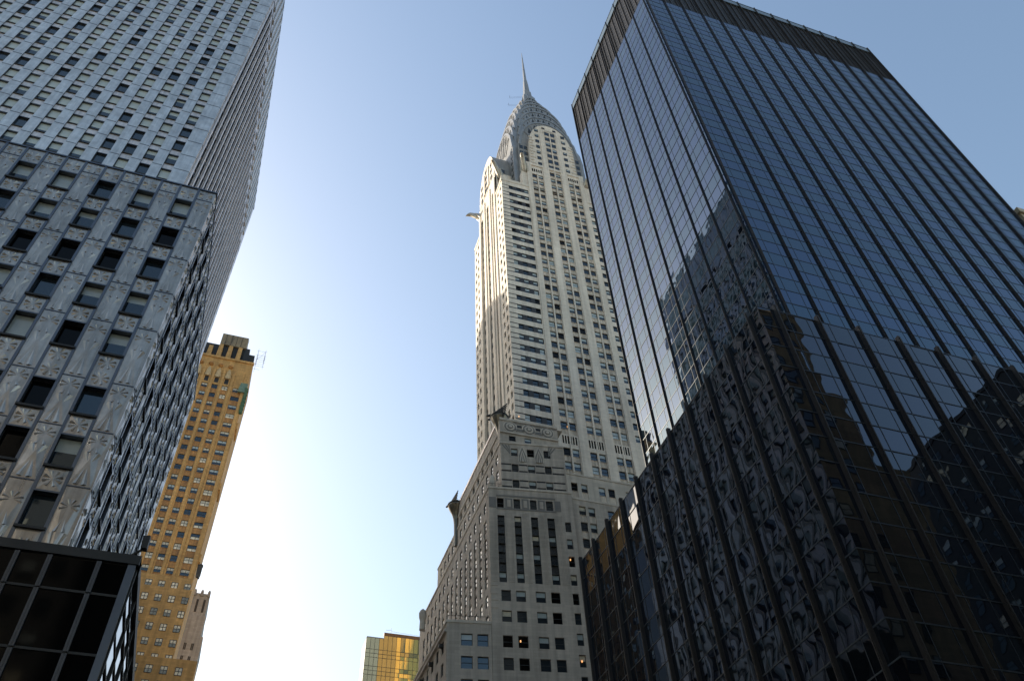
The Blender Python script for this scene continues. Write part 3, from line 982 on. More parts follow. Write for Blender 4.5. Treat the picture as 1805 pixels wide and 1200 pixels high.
# clad core in the re-entrant corners
cw = MB()
HX, HY = 10.6, 9.1
cw.box(CX - HX, CX + HX, CY - HY, CY + HY, ZC - .5, 209, 'clad_steel', (0,))
cw.build('crown_core', sky_t)
FCE = east(CX - 9.5, CY - 10.5)
for z in [199.5 + 3.2 * n for n in range(-3, 4)]:
    for u in (.25, 1.55):
        wins.append(sash(FCE, u, u + 1.0, z - 1.7, z, -.06, 'glass', 'blind' if random.random() < .3 else 'glass', bar=.12))
    wins.append(sash(FCE, 17.4, 18.4, z - 1.7, z, -.06, 'glass', 'glass', bar=.12))
FCE2 = east(X0, CY - AW * .98)
for z in [199.5 + 3.2 * n for n in range(-4, 1)]:
    wins.append(sash(FCE2, 2.0, 3.1, z - 1.7, z, -.06, 'glass', 'glass', bar=.12))
FCS = south(CX - 10.92, CY + 9.35)
for z in [199.5 + 3.2 * n for n in range(-3, 4)]:
    wins.append(sash(FCS, 17.0, 18.1, z - 1.7, z, -.06, 'blind', 'glass', bar=.12))
tiers = [(9.5, 10.5, 227.0, 17.4), (9.0, 9.6, 232.3, 15.6), (8.4, 8.7, 237.6, 13.8), (7.7, 7.7, 242.9, 11.9),
         (6.3, 6.3, 248.3, 10.0), (4.6, 4.6, 253.8, 8.1), (2.75, 3.1, 259.3, 6.1)]
for i, (w, L, za, hh) in enumerate(tiers):
    zs = za - hh
    for axis, ww, LL in (('y', w, L), ('x', w * .985, L * 1.04)):
        mb = MB()
        vault(mb, axis, ww, -LL, LL, ZC - .4, zs, za, 'crown_steel', 'clad_steel' if i == 0 else 'crown_steel', 20)
        o = mb.build('crown_arch', sky_t)
        # triangular windows fanned along the arched edge, both ends
        tws = {-1: MB(), 1: MB()}
        nT = 7 - i // 2
        for j in range(nT):
            t = -0.72 + 1.44 * j / (nT - 1)
            s = ww * .80 * t
            z = zs + (za - zs) * .90 * (1 - abs(t) ** 2.3) ** (1 / 1.75) - .8
            hs = (.80 - .07 * i) * (1 if nT > 4 else .9)
            for e in (-1, 1):
                l = e * (LL + .04)
                def P(s_, z_): return (CX + s_, CY + l, z_) if axis == 'y' else (CX + l, CY + s_, z_)
                tws[e].face([P(s * .97 - hs, z - 1.7), P(s * .97 + hs, z - 1.7), P(s * 1.05, z + 1.25)], 'soot')
        for j in range(nT + 1):                                  # ribs fanning out of the foot of each sunburst
            t = -0.84 + 1.68 * j / nT
            s = ww * .90 * t
            z = zs + (za - zs) * .95 * (1 - abs(t) ** 2.3) ** (1 / 1.75) - .5
            for e in (-1, 1):
                l0, l1 = e * (LL + .02), e * (LL + .16)
                def P(s_, z_, l): return (CX + s_, CY + l, z_) if axis == 'y' else (CX + l, CY + s_, z_)
                a0, a1, b0, b1 = (s * .55 - .09, zs + (z - zs) * .35), (s * .55 + .09, zs + (z - zs) * .35), (s - .09, z), (s + .09, z)
                tws[e].hexa([P(*a0, l0), P(*a1, l0), P(*a1, l1), P(*a0, l1), P(*b0, l0), P(*b1, l0), P(*b1, l1), P(*b0, l1)], 'crown_steel')
        for e in (-1, 1): tws[e].build('arch_window', o)
        # raised rim round each end
        out = arch_outline(ww, zs, za, 20)
        inn = arch_outline(ww * .93, zs, za - .8, 20)
        for e in (-1, 1):
            rm = MB()
            for j in range(20):
                def P(s_, z_, l_): return (CX + s_, CY + l_, z_) if axis == 'y' else (CX + l_, CY + s_, z_)
                la, lb = e * (LL - .1), e * (LL + .12)
                q = [P(*out[j], lb), P(*out[j + 1], lb), P(*inn[j + 1], lb), P(*inn[j], lb)]
                rm.face(q, 'crown_steel')
                oz = [(out[k][0], out[k][1] + .05) for k in (j, j + 1)]
                rm.face([P(*oz[0], la), P(*oz[1], la), P(*oz[1], lb), P(*oz[0], lb)], 'crown_steel')
                rm.face([P(*out[j], lb), P(*out[j + 1], lb), P(*oz[1], lb), P(*oz[0], lb)], 'crown_steel')
            rm.build('arch_rim', o)
needle = MB()
def sq(h, z, rot=0): return [(CX + h * math.cos(rot + math.pi / 4 + k * math.pi / 2) * 1.414, CY + h * math.sin(rot + math.pi / 4 + k * math.pi / 2) * 1.414, z) for k in range(4)]
needle.loft([sq(2.2, 255), sq(2.0, 262.5), sq(1.5, 264.5), sq(1.3, 265), sq(1.15, 268.5), sq(.9, 269), sq(.75, 274), sq(.55, 278.7)], 'crown_steel')
needle.build('needle_base', sky_t)
needle = MB()
needle.loft([sq(.46, 278.7), sq(.38, 284), sq(.27, 291), sq(.14, 299), sq(.04, 303.5)], 'crown_steel')
needle.build('needle', sky_t)
nb = MB()
for k in range(4):
    for z, h, rr_ in ((261.5, 3.0, 2.3), (265.4, 2.4, 1.5)):
        a = k * math.pi / 2
        dx, dy = math.cos(a), math.sin(a)
        for s in (-.8, 0, .8):
            c = Vector((CX + dx * rr_ - dy * s, CY + dy * rr_ + dx * s, z))
            nb.tube(c - Vector((0, 0, 1.8)), c + Vector((-dx * .4, -dy * .4, h * .6)), .34, .1, 'crown_steel', 5)
nb.build('crown_pinnacle', sky_t)
an = MB()
for z, l in ((257.5, 6), (263.5, 5.2)):
    for dz in (0, .8):
        an.tube((CX - 2, CY - .5, z + dz), (CX - 2 - l * .8, CY + 1.2, z + dz + .2), .022, .022, 'dark_metal', 5)
    an.tube((CX - 2 - l * .8, CY + .7, z - .2), (CX - 2 - l * .8, CY + .7, z + 1.2), .05, .05, 'dark_metal', 5)
an.build('antenna', sky_t)

# --- eagles at the 61st floor corners
def eagle(base, d, name='eagle_gargoyle', k=.82):
    d = Vector(d).normalized()
    s = d.cross(Vector((0, 0, 1))).normalized()
    up = Vector((0, 0, 1))
    path = [(-1.2, -.9, 1.0, 1.3), (0, -.2, 1.0, 1.35), (1.2, .6, .9, 1.2), (2.3, 1.35, .75, .95), (3.1, 1.9, .72, .8), (3.8, 2.1, .68, .72), (4.3, 2.0, .5, .5), (4.7, 1.75, .3, .34), (5.0, 1.35, .1, .12)]
    rings = []
    for t, h, rx, rzz in path:
        c = Vector(base) + (d * t + up * h) * k
        rx, rzz = rx * k, rzz * k
        rings.append([c + s * rx * math.cos(a) + (up * .9 - d * .35) * rzz * math.sin(a) for a in [2 * math.pi * k / 10 for k in range(10)]])
    mb = MB()
    mb.loft(rings, 'bronze')
    for e in (-1, 1):
        b0 = Vector(base) + s * e * .85 * k
        pts = [b0 + (d * 1.6 + up * .9) * k, b0 + (d * .2 - up * 1.6) * k, b0 - (d * 1.4 + up * 2.6) * k, b0 - (d * 1.5 + up * .2) * k]
        q = [p + s * e * .35 * k for p in pts]
        mb.hexa([pts[0], pts[1], q[1], q[0], pts[3], pts[2], q[2], q[3]], 'bronze')
    return mb.build(name, sky_t, smooth=False)
eagle((X0 + .3, 105.6, 190.0), (-1, -.75, .5))
eagle((46.9, Y0 + .2, 193.8), (-.55, -1, .35))
eagle((64.9, Y0 + .1, 194.3), (.35, -1, 0))
eagle((X0 + .1, 122.6, 194.6), (-1, .45, 0))
for a_ in ((X0 + .3, X0 + 2.0, 104.8, 106.5, ZC - .3, 189.2), (46.1, 47.6, Y0 + .25, Y0 + 2.0, ZC - .3, 192.8), (64.1, 65.6, Y0 + .25, Y0 + 2.0, ZC - .3, 192.8)):
    pd = MB(); pd.box(*a_, 'white_brick'); pd.build('gargoyle_pedestal', sky_t)

# --- lower blocks; their east walls follow the skewed lot line
SK = math.radians(9)
low = MB(); lowtrim = MB()
def skew_pt(x): return 99.5 - (x - 33) * math.tan(SK)
def block(x0, y_w, z_top, wE_, rE, rS, mat, z_floor=G, x1=None):
    """a setback block: skewed east wall from its south-east corner, straight south wall, flat roof"""
    ye = skew_pt(x0)
    fe = Frame(x0, ye, ang=SK)
    fs_ = south(x0, y_w)
    facade(low, fe, wE_, z_floor, z_top, rE, mat)
    facade(low, fs_, y_w - ye, z_floor, z_top, rS, mat)
    e = fe.p(wE_, 0)
    low.face([(x0, ye, z_top - .02), (e.x, e.y, z_top - .02), (e.x, y_w, z_top - .02), (x0, y_w, z_top - .02)], 'stone')
    low.face([(e.x, e.y, z_floor), (e.x, 108, z_floor), (e.x, 108, z_top), (e.x, e.y, z_top)], mat)
    low.face([(e.x, y_w, z_floor), (x0, y_w, z_floor), (x0, y_w, z_top), (e.x, y_w, z_top)], mat)
    lowtrim.obox(fe, -.12, wE_, z_top - .02, z_top + .35, -.4, .10, 'stone')
    lowtrim.obox(fs_, 0, y_w - ye, z_top - .02, z_top + .35, -.4, .12, 'stone')
    return fe, fs_
warm = [(('warm_blind', 'glass'), 1.2), (('blind', 'glass'), 2), (('glass', 'glass'), 3), (('black_glass', 'black_glass'), 2)]
def S_rows(y_w, ye, z_tops, pitch=2.72, w=1.25, h=1.8, start=1.1, depth=.2, tall=None):
    out, lw = [], y_w - ye
    n = int((lw - 2.2) / pitch)
    for k in range(n + 1):
        u = lw - start - .35 - w - k * pitch
        if u < .4: continue
        for t in z_tops:
            out.append((u, u + w, t - h, t, depth, None, 'grey_brick'))
            if tall and tall[0] <= t <= tall[1]:
                out.append((u, u + w, t - 3.3 + .01, t - h - .01, depth - .1, 'ornament', 'grey_brick'))
    return out
def put(fr, rects, w):
    for r in rects:
        if r[5] is None: add_w(fr, r[0], r[1], r[2], r[3], r[4] - .06, .075, w)
# b3: the big block with four tall window strips
rE = []
for a, b in ((1.3, 2.4), (3.95, 5.05), (6.6, 7.7), (9.2, 10.35)):
    rE.append((a, b, 77.05, 78.9, .3, None, 'grey_brick'))
    for n in range(4):
        t = 75.6 - 3.3 * n
        rE.append((a, b, t - 1.75, t, .35, None, 'ornament'))
        if n < 3: rE.append((a, b, t - 3.3 + .01, t - 1.76, .28, 'ornament', 'ornament'))
for n, t in enumerate((62.7, 59.5, 55.75, 52.55, 49.3, 46.1, 42.9, 39.7)):
    for a, b in ((1.5, 2.9), (3.65, 5.08), (6.55, 8.0), (8.8, 10.17)):
        rE.append((a, b, t - 1.75, t, .3, None, 'grey_brick'))
for n in range(12):
    t = 75.1 - 3.1 * n
    rE.append((12.0, 12.95, t - 1.8, t, .3, None, 'grey_brick'))
for a, b in ((2.85, 3.55), (5.5, 6.2), (8.1, 8.8)):                # framed panels between the top windows
    rE.append((a, b, 77.05, 78.9, .05, 'mid_grey', 'mid_grey'))
zS = [78.9, 75.6, 72.3, 69.0, 65.7, 62.7, 59.5, 55.75, 52.55, 49.3, 46.1, 42.9]
rS = S_rows(143.4, skew_pt(33), zS, tall=(66, 76))
b3e, b3s = block(33.0, 143.4, 80.7, 13.6, rE, rS, 'grey_brick')
put(b3e, rE, warm); put(b3s, rS, warm)
for a in (.03, 2.05):
    lowtrim.obox(b3e, 1.2, 10.8, 79.25 - a * 1.22, 79.55 - a * 1.22, -.02, .05, 'mid_grey')
lowtrim.obox(b3e, .02, 1.15, 77.0, 79.0, -.02, .04, 'mid_grey')
lowtrim.obox(b3e, 10.6, 11.6, 77.0, 79.0, -.02, .04, 'mid_grey')
for a, b in ((2.62, 3.78), (5.27, 6.43), (7.87, 9.03)):
    lowtrim.obox(b3e, a, b, 76.98, 78.97, -.02, .025, 'mid_grey'); lowtrim.obox(b3e, a + .3, b - .3, 77.3, 78.65, .02, .06, 'grey_brick')
for z in (63.3, 62.0, 61.0, 59.8):
    lowtrim.obox(b3e, -.06, 1.0, z, z + .12, -.02, .06, 'grey_brick')
for a, b in ((0, 1.2), (2.5, 3.85), (5.15, 6.5), (7.8, 9.1), (10.45, 11.9)):          # fluted piers between the strips
    for i in range(5):
        u = a + .12 + i * (b - a - .24) / 5
        lowtrim.obox(b3e, u, u + .12, 64.0, 76.2, -.02, .05, 'grey_brick')
# b4: the lowest block seen, at the street line
rE = []
for a, b in ((1.96, 3.55), (4.2, 5.72)):
    for t in (55.75, 52.55, 49.4, 46.2, 43.0):
        rE.append((a, b, t - 1.75, t, .3, None, 'grey_brick'))
rS = S_rows(175, skew_pt(26.85), (55.4, 52.3, 49.2, 46.1, 43.0, 39.9), pitch=2.72)
b4e, b4s = block(26.85, 175, 57.3, 6.18, rE, rS, 'grey_brick')
put(b4e, rE, [(('glass', 'glass'), 3), (('blind', 'glass'), 1)]); put(b4s, rS, warm)
lowtrim.obox(b4s, 0, 175 - skew_pt(26.85), 55.9, 56.3, -.02, .35, 'grey_brick')
for k in range(14):                                             # small spot lamps under the cornice
    u = (175 - skew_pt(26.85)) - 2.4 - k * 2.72 * 2
    lowtrim.obox(b4s, u, u + .5, 54.6, 55.1, -.1, .55, 'dark_metal')
# rails on the roof edges
for fr, w_, z in ((b4e, 6.0, 57.65), (b3e, 2.4, 81.05)):
    lowtrim.obox(fr, 0, w_, z + .75, z + .8, -.2, -.15, 'dark_metal')
    for i in range(5):
        lowtrim.obox(fr, i * w_ / 4.01, i * w_ / 4.01 + .04, z, z + .75, -.2, -.16, 'dark_metal')
# b2: the urn block
UX = 35.17
rE = []
for a, b in ((1.78, 2.92), (4.5, 5.72), (7.35, 8.5)):
    for t in (89.35, 86.0, 82.75):
        rE.append((a, b, t - 1.62, t, .3, None, 'grey_brick'))
for t in (86.0, 82.75):
    for a, b in ((.03, 1.7), (2.98, 4.42), (5.8, 7.27), (8.58, 10.6)):
        for z0, z1 in ((t - .28, t + .02), (t - 1.64, t - 1.32)):
            rE.append((a, b, z0, z1, .06, 'dark_brick', 'dark_brick'))
rS = S_rows(139.4, skew_pt(UX), (89.0, 85.8, 82.6), pitch=2.72)
b2e, b2s = block(UX, 139.4, 90.3, 10.9, rE, rS, 'grey_brick', 80.75)
put(b2e, rE, warm); put(b2s, rS, warm)
for c in (3.7, 6.5):                                             # zigzag points between the windows
    for k, mt in enumerate(('stone', 'mid_grey', 'stone', 'mid_grey', 'stone')):
        d, hw, tp = .03 + k * .025, .78 - .155 * k, 90.2 - .52 * k
        lowtrim.face([b2e.p(c - hw, 86.6, d), b2e.p(c + hw, 86.6, d), b2e.p(c + hw, 88.3 - k * .45, d), b2e.p(c, tp, d), b2e.p(c - hw, 88.3 - k * .45, d)], mt)
for k in range(3):
    for s, c in ((1, .15), (-1, 9.6)):
        d = .03
        lowtrim.face([b2e.p(c + s * (0 + k * .55), 90.1 - 0, d), b2e.p(c + s * (.28 + k * .55), 90.1, d), b2e.p(c + s * 1.45, 88.9 - .5 + k * .4, d), b2e.p(c + s * 1.45, 88.5 - .5 + k * .4, d)][::s], 'mid_grey')
# frieze storey with the wheel discs
low2 = MB()
FU = Frame(UX, skew_pt(UX), ang=math.radians(2))
FUS = south(UX, 124.6)
rr = [(1.6, 2.8, 91.2, 92.3, .2, None, 'grey_brick'), (4.4, 5.6, 91.2, 92.3, .2, None, 'grey_brick')]
facade(low2, FU, 10.6, 90.4, 96.0, rr, 'grey_brick')
for r in rr: add_w(FU, r[0], r[1], r[2], r[3], .15, .07)
rr = [(u, u + 1.2, 91.0, 92.4, .3, None, 'grey_brick') for u in [1.2 + 2.72 * k for k in range(8)]]
facade(low2, FUS, 124.6 - skew_pt(UX), 90.4, 96.0, rr, 'grey_brick')
put(FUS, rr, warm)
cap(low2, UX, 47, skew_pt(UX) + .2, 124.6, 95.98, 'stone')
low2.box(UX + .02, 47, 105, 124.6, 88, 95.9, 'grey_brick', (0, 5))
fz = MB()
fz.obox(FU, 0, 10.6, 92.75, 93.1, -.02, .22, 'stone'); fz.obox(FU, 0, 10.6, 95.65, 96.15, -.3, .14, 'stone')
fz.obox(FUS, 0, 24.0, 92.75, 93.1, -.02, .16, 'stone'); fz.obox(FUS, 0, 24.8, 95.65, 96.15, -.3, .14, 'steel_spandrel')
for c in (1.9, 5.3, 8.7):
    for r_, mt, d in ((1.28, 'stone', .05), (1.05, 'mid_grey', .09), (.82, 'stone', .13), (.5, 'mid_grey', .17), (.3, 'stone', .24)):
        seg = 20
        ring = [FU.p(c + r_ * math.cos(2 * math.pi * i / seg), 94.35 + r_ * math.sin(2 * math.pi * i / seg), d) for i in range(seg)]
        rb = [FU.p(c + r_ * math.cos(2 * math.pi * i / seg), 94.35 + r_ * math.sin(2 * math.pi * i / seg), -.02) for i in range(seg)]
        fz.face(ring[::-1], mt)
        for i in range(seg):
            j = (i + 1) % seg
            fz.face([ring[i], ring[j], rb[j], rb[i]][::-1], mt)
for c in (3.6, 7.0):
    fz.obox(FU, c - .42, c + .42, 94.45, 95.0, -.02, .03, 'soot')
    fz.obox(FU, c - 1.0, c + .9, 93.6, 94.15, -.02, .05, 'mid_grey')
fz.obox(FU, .1, 10.5, 93.2, 93.35, -.02, .06, 'mid_grey')
fz.obox(FU, 2.4, 10.5, 95.3, 95.5, -.02, .05, 'mid_grey')
fz.build('wheel_frieze', sky_t)
low2.build('frieze_wall', sky_t)
# the middle of the east side below the shaft, stepping out twice
mid = MB()
for y, z0, z1, xs, tt in ((101.6, 80, 88.4, ((48.6, 49.8), (50.45, 51.65), (53.75, 55.0), (55.55, 56.8), (58.9, 60.1), (60.7, 61.9)), (86.75,)),
                          (100.1, G, 82.0, ((48.8, 50.05), (50.5, 51.7), (54.0, 55.2), (55.7, 56.9), (59.2, 60.4), (60.9, 62.1)), tuple(80.8 - 3.15 * n for n in range(12)))):
    fr = east(46.0, y)
    rects = []
    for a, b in xs:
        for t in tt:
            rects.append((a - 46, b - 46, t - 1.75, t, .3, None, 'white_brick'))
            rects.append((a - 46, b - 46, t - 3.1, t - 1.8, .08, 'spandrel', 'spandrel'))
    rects = [r for r in rects if r[2] > z0 and r[3] < z1]
    facade(mid, fr, 32, z0, z1, rects, 'stone' if z1 > 84 else 'grey_brick')
    put(fr, rects, bl if z1 > 84 else warm)
    cap(mid, 46, 78, y, 108, z1 - .02, 'stone')
    mid.obox(fr, 0, 32, z1 - .02, z1 + .3, -.3, .08, 'stone')
    mid.face([(46, 108, z0), (46, y, z0), (46, y, z1), (46, 108, z1)], 'grey_brick')
mid.box(46, 78, 104.5, 140, G, 80, 'grey_brick', (0, 2))
mid.build('lower_wall', sky_t)
low.build('setback_wall', sky_t)
lowtrim.build('masonry_trim', sky_t)

# --- winged urns
def urn(c, out, s=1.0, stem=7.0):
    x, y, z = c
    mb = MB()
    mb.lathe((x, y), [(.36 * s, z - stem), (.45 * s, z - 4.2 * s), (.55 * s, z - 3.2 * s), (.72 * s, z - 2.4 * s), (1.0 * s, z - 1.6 * s), (1.38 * s, z - .8 * s), (1.62 * s, z - .2 * s), (1.62 * s, z + .05 * s)], 'urn_metal', 20)
    o = mb.build('winged_urn', sky_t, smooth=False)
    mb = MB()
    mb.lathe((x, y), [(1.68 * s, z + .05 * s), (1.76 * s, z + .25 * s), (1.5 * s, z + .42 * s), (.6 * s, z + .6 * s), (.62 * s, z + .95 * s), (.36 * s, z + 1.45 * s), (.05, z + 1.6 * s)], 'dark_metal', 20)
    mb.build('urn_cap', o)
    d = Vector(out).normalized()
    sd = d.cross(Vector((0, 0, 1)))
    for e in (-1, 1):
        mb = MB()
        root = Vector((x, y, z + .75 * s)) + sd * e * .5 * s + d * 1.3 * s
        n = 6
        for i in range(n):
            l = (3.3 - .34 * i) * s
            a = root - d * .22 * i * s + Vector((0, 0, -.13 * i * s)) + sd * e * .08 * i * s
            b = a - d * l + Vector((0, 0, (1.1 - .34 * i) * s)) + sd * e * (1.1 - .12 * i) * s
            w = Vector((0, 0, .15 * s)); th = sd * e * .14 * s
            mb.hexa([a - w, b - w * .6, b - w * .6 + th, a - w + th, a + w, b + w * .6, b + w * .6 + th, a + w + th], 'dark_metal')
        mb.tube(root + d * .2 * s, root + d * 1.0 * s, .34 * s, .14 * s, 'dark_metal', 6)
        mb.build('wing', o)
urn((35.6, 100.4, 97.0), (-1, .6, 0), .95, 8)
urn((35.0, 125.6, 96.0), (-.6, 1, 0), 1.0, 9)
vs = MB()
vs.lathe((28.2, 121.0), [(.5, 67.0), (.45, 68.6), (.62, 69.2), (.66, 69.9), (.45, 70.4), (.15, 70.7)], 'stone', 10)
vs.build('corner_finial', sky_t)
vs = MB()
vs.lathe((33.9, 100.3), [(.5, 80.7), (.42, 81.3), (.55, 81.8), (.62, 82.6), (.5, 83.3), (.2, 83.9), (.05, 84.1)], 'stone', 10)
vs.build('corner_finial', sky_t)
# a few lit lamps seen in windows
for (fr, u, v) in ((b3e, 3.9, 54.9), (b3e, 12.2, 68.3), (b3e, 12.3, 52.4), (FE2, 10.3, 101.7), (FU, 3.6, 97.2)):
    mb = MB()
    mb.obox(fr, u, u + .16, v, v + .26, -.2, -.08, 'lit')
    mb.build('lit_lamp', sky_t)
emit(wins, 'window', sky_t)

# ================================================================== tan brick tower
tan = thing('brick_tower', 'tall slender tan brick tower with dark buttressed top, behind the steel clad tower', 'skyscraper', (-28, 205, G))
wins = []
tw_ = MB(); tt_ = MB()
TXR, TYF = -13.6, 197.0
FT = east(-60, TYF)
r = []
rows = [181.4 - 3.56 * n for n in range(44)]
cb_ = [(('blind', 'glass'), 2), (('glass', 'glass'), 2), (('warm_blind', 'warm_blind'), 1), (('warm_blind', 'glass'), 1)]
cw_ = [(('warm_blind', 'warm_blind'), 4), (('warm_blind', 'glass'), 3), (('glass', 'warm_blind'), 1), (('glass', 'glass'), .5)]
for n, t in enumerate(rows):
    low_n = t < 133
    for c, w in [(-16.3, 2.5)] + [(-20.0 - 3.0 * k, 1.75) for k in range(10)]:
        cc = c + 60 + (.45 * (181 - t) / 66)
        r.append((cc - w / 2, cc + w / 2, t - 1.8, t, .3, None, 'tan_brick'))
        r.append((cc - w / 2, cc + w / 2, t - 3.52, t - 1.84, .12, 'tan_dark', 'tan_brick'))
r = [q for q in r if q[2] > 30]
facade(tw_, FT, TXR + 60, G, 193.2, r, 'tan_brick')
for q in r:
    if q[5] is None:
        t_, b_ = pick(cw_ if q[3] < 133 else cb_)
        wins.append(sash(FT, q[0], q[1], q[2], q[3], .22, t_, b_, bar=.1, mid=True))
FTS = north(TXR, TYF)
facade(tw_, FTS, 18, G, 193.2, [], 'tan_brick')
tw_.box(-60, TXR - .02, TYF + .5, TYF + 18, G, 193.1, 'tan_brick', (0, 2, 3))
for k in range(9):                                             # shallow piers between the windows
    c = -18.3 - 3.0 * k + 60
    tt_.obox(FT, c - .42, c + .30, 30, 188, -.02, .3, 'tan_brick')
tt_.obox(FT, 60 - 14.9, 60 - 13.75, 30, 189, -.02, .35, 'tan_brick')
# side corner strip and ledges on the north side
for z in (165.5, 143, 120):
    tt_.obox(FTS, 0, 6, z, z + 2.2, -.02, .5, 'tan_brick')
# ornament band under the buttresses
for k in range(6):
    c = -20.0 - 3.0 * k + 60
    tt_.face([FT.p(c - .9, 184.5, .32), FT.p(c + .9, 184.5, .32), FT.p(c + .55, 187.2, .32), FT.p(c, 188.6, .32), FT.p(c - .55, 187.2, .32)], 'tan_trim')
    tt_.obox(FT, c - .6, c + .6, 182.2, 184.2, -.3, .02, 'soot')
    tt_.lathe((c - 60, TYF - .35), [(.1, 188.7), (.75, 189.3), (.75, 189.7), (.1, 190.4)], 'tan_dark', 8)
    tt_.obox(FT, c - .45, c + .45, 184.2, 186.2, .3, .6, 'tan_trim')
tt_.obox(FT, 0, 60 + TXR + .2, 192.6, 193.4, -.5, .4, 'tan_brick')
tt_.build('pier', tan)
tw_.build('shaft_wall', tan)
cr = MB()
cr.box(-60, -17.4, 199.2, 214, 193.2, 201, 'soot', (0,))
cr.box(-17.4, TXR - .3, 197.7, 214, 193.2, 197.6, 'soot', (0,))
cr.box(-17.4, -15.9, 198.6, 214, 197.6, 201, 'soot', (0,))
cr.box(-60, -14.8, 203.5, 214, 196, 199.2, 'soot', (0,))
cr.build('crown_wall', tan)
for k in range(8):                                             # buttresses of the crown
    x = -18.9 - 3.0 * k
    zt_ = 200.6 if k < 3 else 199.8 - .2 * k
    mb = MB()
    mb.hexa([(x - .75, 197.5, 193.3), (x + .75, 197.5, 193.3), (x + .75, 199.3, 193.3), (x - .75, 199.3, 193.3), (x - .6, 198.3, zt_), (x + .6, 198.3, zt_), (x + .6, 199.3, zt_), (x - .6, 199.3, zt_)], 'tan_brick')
    mb.build('buttress', tan)
ph = MB()
ph.box(-25.6, -17.3, 198.6, 208, 201.0, 206.0, 'penthouse')
for x in (-24.2, -22.4, -20.8, -19.2):
    ph.box(x, x + .1, 198.5, 198.62, 201.2, 205.8, 'soot')
ph.build('penthouse', tan)
po = MB()
for x, h in ((-25.4, 2.2), (-22.9, 1.6), (-20.2, 1.8), (-17.4, 2.6), (-30, 4)):
    po.tube((x, 202, 201 if x < -26 else 206.2), (x, 202, (201 if x < -26 else 206.2) + h), .07, .05, 'dark_metal', 5)
po.build('antenna', tan)
gn = MB()
gn.hexa([(-16.0, 196.1, 179.5), (-13.4, 196.1, 179.5), (-13.4, 196.8, 179.5), (-16.0, 196.8, 179.5), (-15.6, 196.3, 183.4), (-13.5, 196.3, 183.4), (-13.5, 196.8, 183.4), (-15.6, 196.8, 183.4)], 'copper')
gn.build('copper_hood', tan)
emit(wins, 'window', tan)
# lower wings of the same tower
lw = MB()
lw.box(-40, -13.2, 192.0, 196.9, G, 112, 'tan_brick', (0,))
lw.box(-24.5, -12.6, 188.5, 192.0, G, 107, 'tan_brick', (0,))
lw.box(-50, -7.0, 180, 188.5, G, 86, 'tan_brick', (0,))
lw.build('lower_wing', tan)
wins = []
for fr, xs, zs_ in ((east(-40, 192.0), [13.2 + 3 * k for k in range(5)], [110.5 - 3.56 * k for k in range(8)]),
                    (east(-24.5, 188.5), [1.2 + 3 * k for k in range(4)], [105 - 3.56 * k for k in range(6)]),
                    (east(-50, 180), [24 + 3 * k for k in range(6)], [84.2 - 3.2 * k for k in range(8)])):
    for x in xs:
        for z in zs_:
            t_, b_ = pick(cw_)
            wins.append(sash(fr, x, x + 1.5, z - 1.75, z, -.05, t_, b_, bar=.12, mid=True))
for w_ in wins: pass
emit(wins, 'wing_window', tan, 40)

sc_ = MB()
for x in (-13.2, -10.9):
    for y in (198, 201):
        sc_.tube((x, y, 193.5 if x < -13 else 196), (x, y, 201.5), .035, .035, 'dark_metal', 5)
for z in (196.5, 198.5, 200.5):
    for y in (198, 201):
        sc_.tube((-13.6, y, z), (-10.4, y, z + .1), .035, .035, 'dark_metal', 5)
    for x in (-13.2, -10.9):
        sc_.tube((x, 197.6, z), (x, 202, z), .035, .035, 'dark_metal', 5)
sc_.tube((-13.2, 198, 196), (-10.9, 198, 200.5), .035, .035, 'dark_metal', 5)
sc_.tube((-13.9, 198, 194.2), (-11.0, 198, 194.6), .035, .035, 'dark_metal', 5); sc_.tube((-14.2, 197.5, 191.6), (-11.4, 197.5, 191.6), .035, .035, 'dark_metal', 5)
tag(sc_.build('scaffold', loc=(-12, 200, 194)), 'thin dark pipe scaffold clinging to the top corner of the tan brick tower', 'scaffold')
nt = MB()
random.seed(3)
for k in range(7):
    z = 171 + k * 1.5
    nt.hexa([(-13.9 + .2 * random.random(), 195.9, z), (-13.0 + .3 * random.random(), 196.2, z), (-13.0, 196.9, z), (-13.9, 196.9, z), (-14.2 + .5 * random.random(), 195.8, z + 1.45), (-13.1, 196.2, z + 1.45), (-13.1, 196.9, z + 1.45), (-14.2, 196.9, z + 1.45)], 'green_net')
tag(nt.build('safety_netting', loc=(-13.5, 196.3, 168)), 'strip of green netting hanging down the edge of the tan brick tower', 'netting')
ln_ = MB()
ln_.box(-13.0, -11.9, 192.2, 193.2, 113.6, 116.2, 'dark_metal'); ln_.box(-12.7, -12.2, 193.2, 196.9, 115.0, 115.3, 'dark_metal')
ln_.hexa([(-12.8, 192.3, 112.9), (-12.2, 192.3, 112.9), (-12.2, 192.9, 112.9), (-12.8, 192.9, 112.9), (-13.0, 192.2, 113.6), (-11.9, 192.2, 113.6), (-11.9, 193.2, 113.6), (-13.0, 193.2, 113.6)], 'dark_metal')
ln_.hexa([(-13.1, 192.1, 116.2), (-11.8, 192.1, 116.2), (-11.8, 193.3, 116.2), (-13.1, 193.3, 116.2), (-12.6, 192.6, 116.8), (-12.3, 192.6, 116.8), (-12.3, 192.8, 116.8), (-12.6, 192.8, 116.8)], 'dark_metal')
tag(ln_.build('wall_lantern', loc=(-12.4, 195, 115)), 'black lantern box jutting from the lower edge of the tan brick tower', 'lantern')

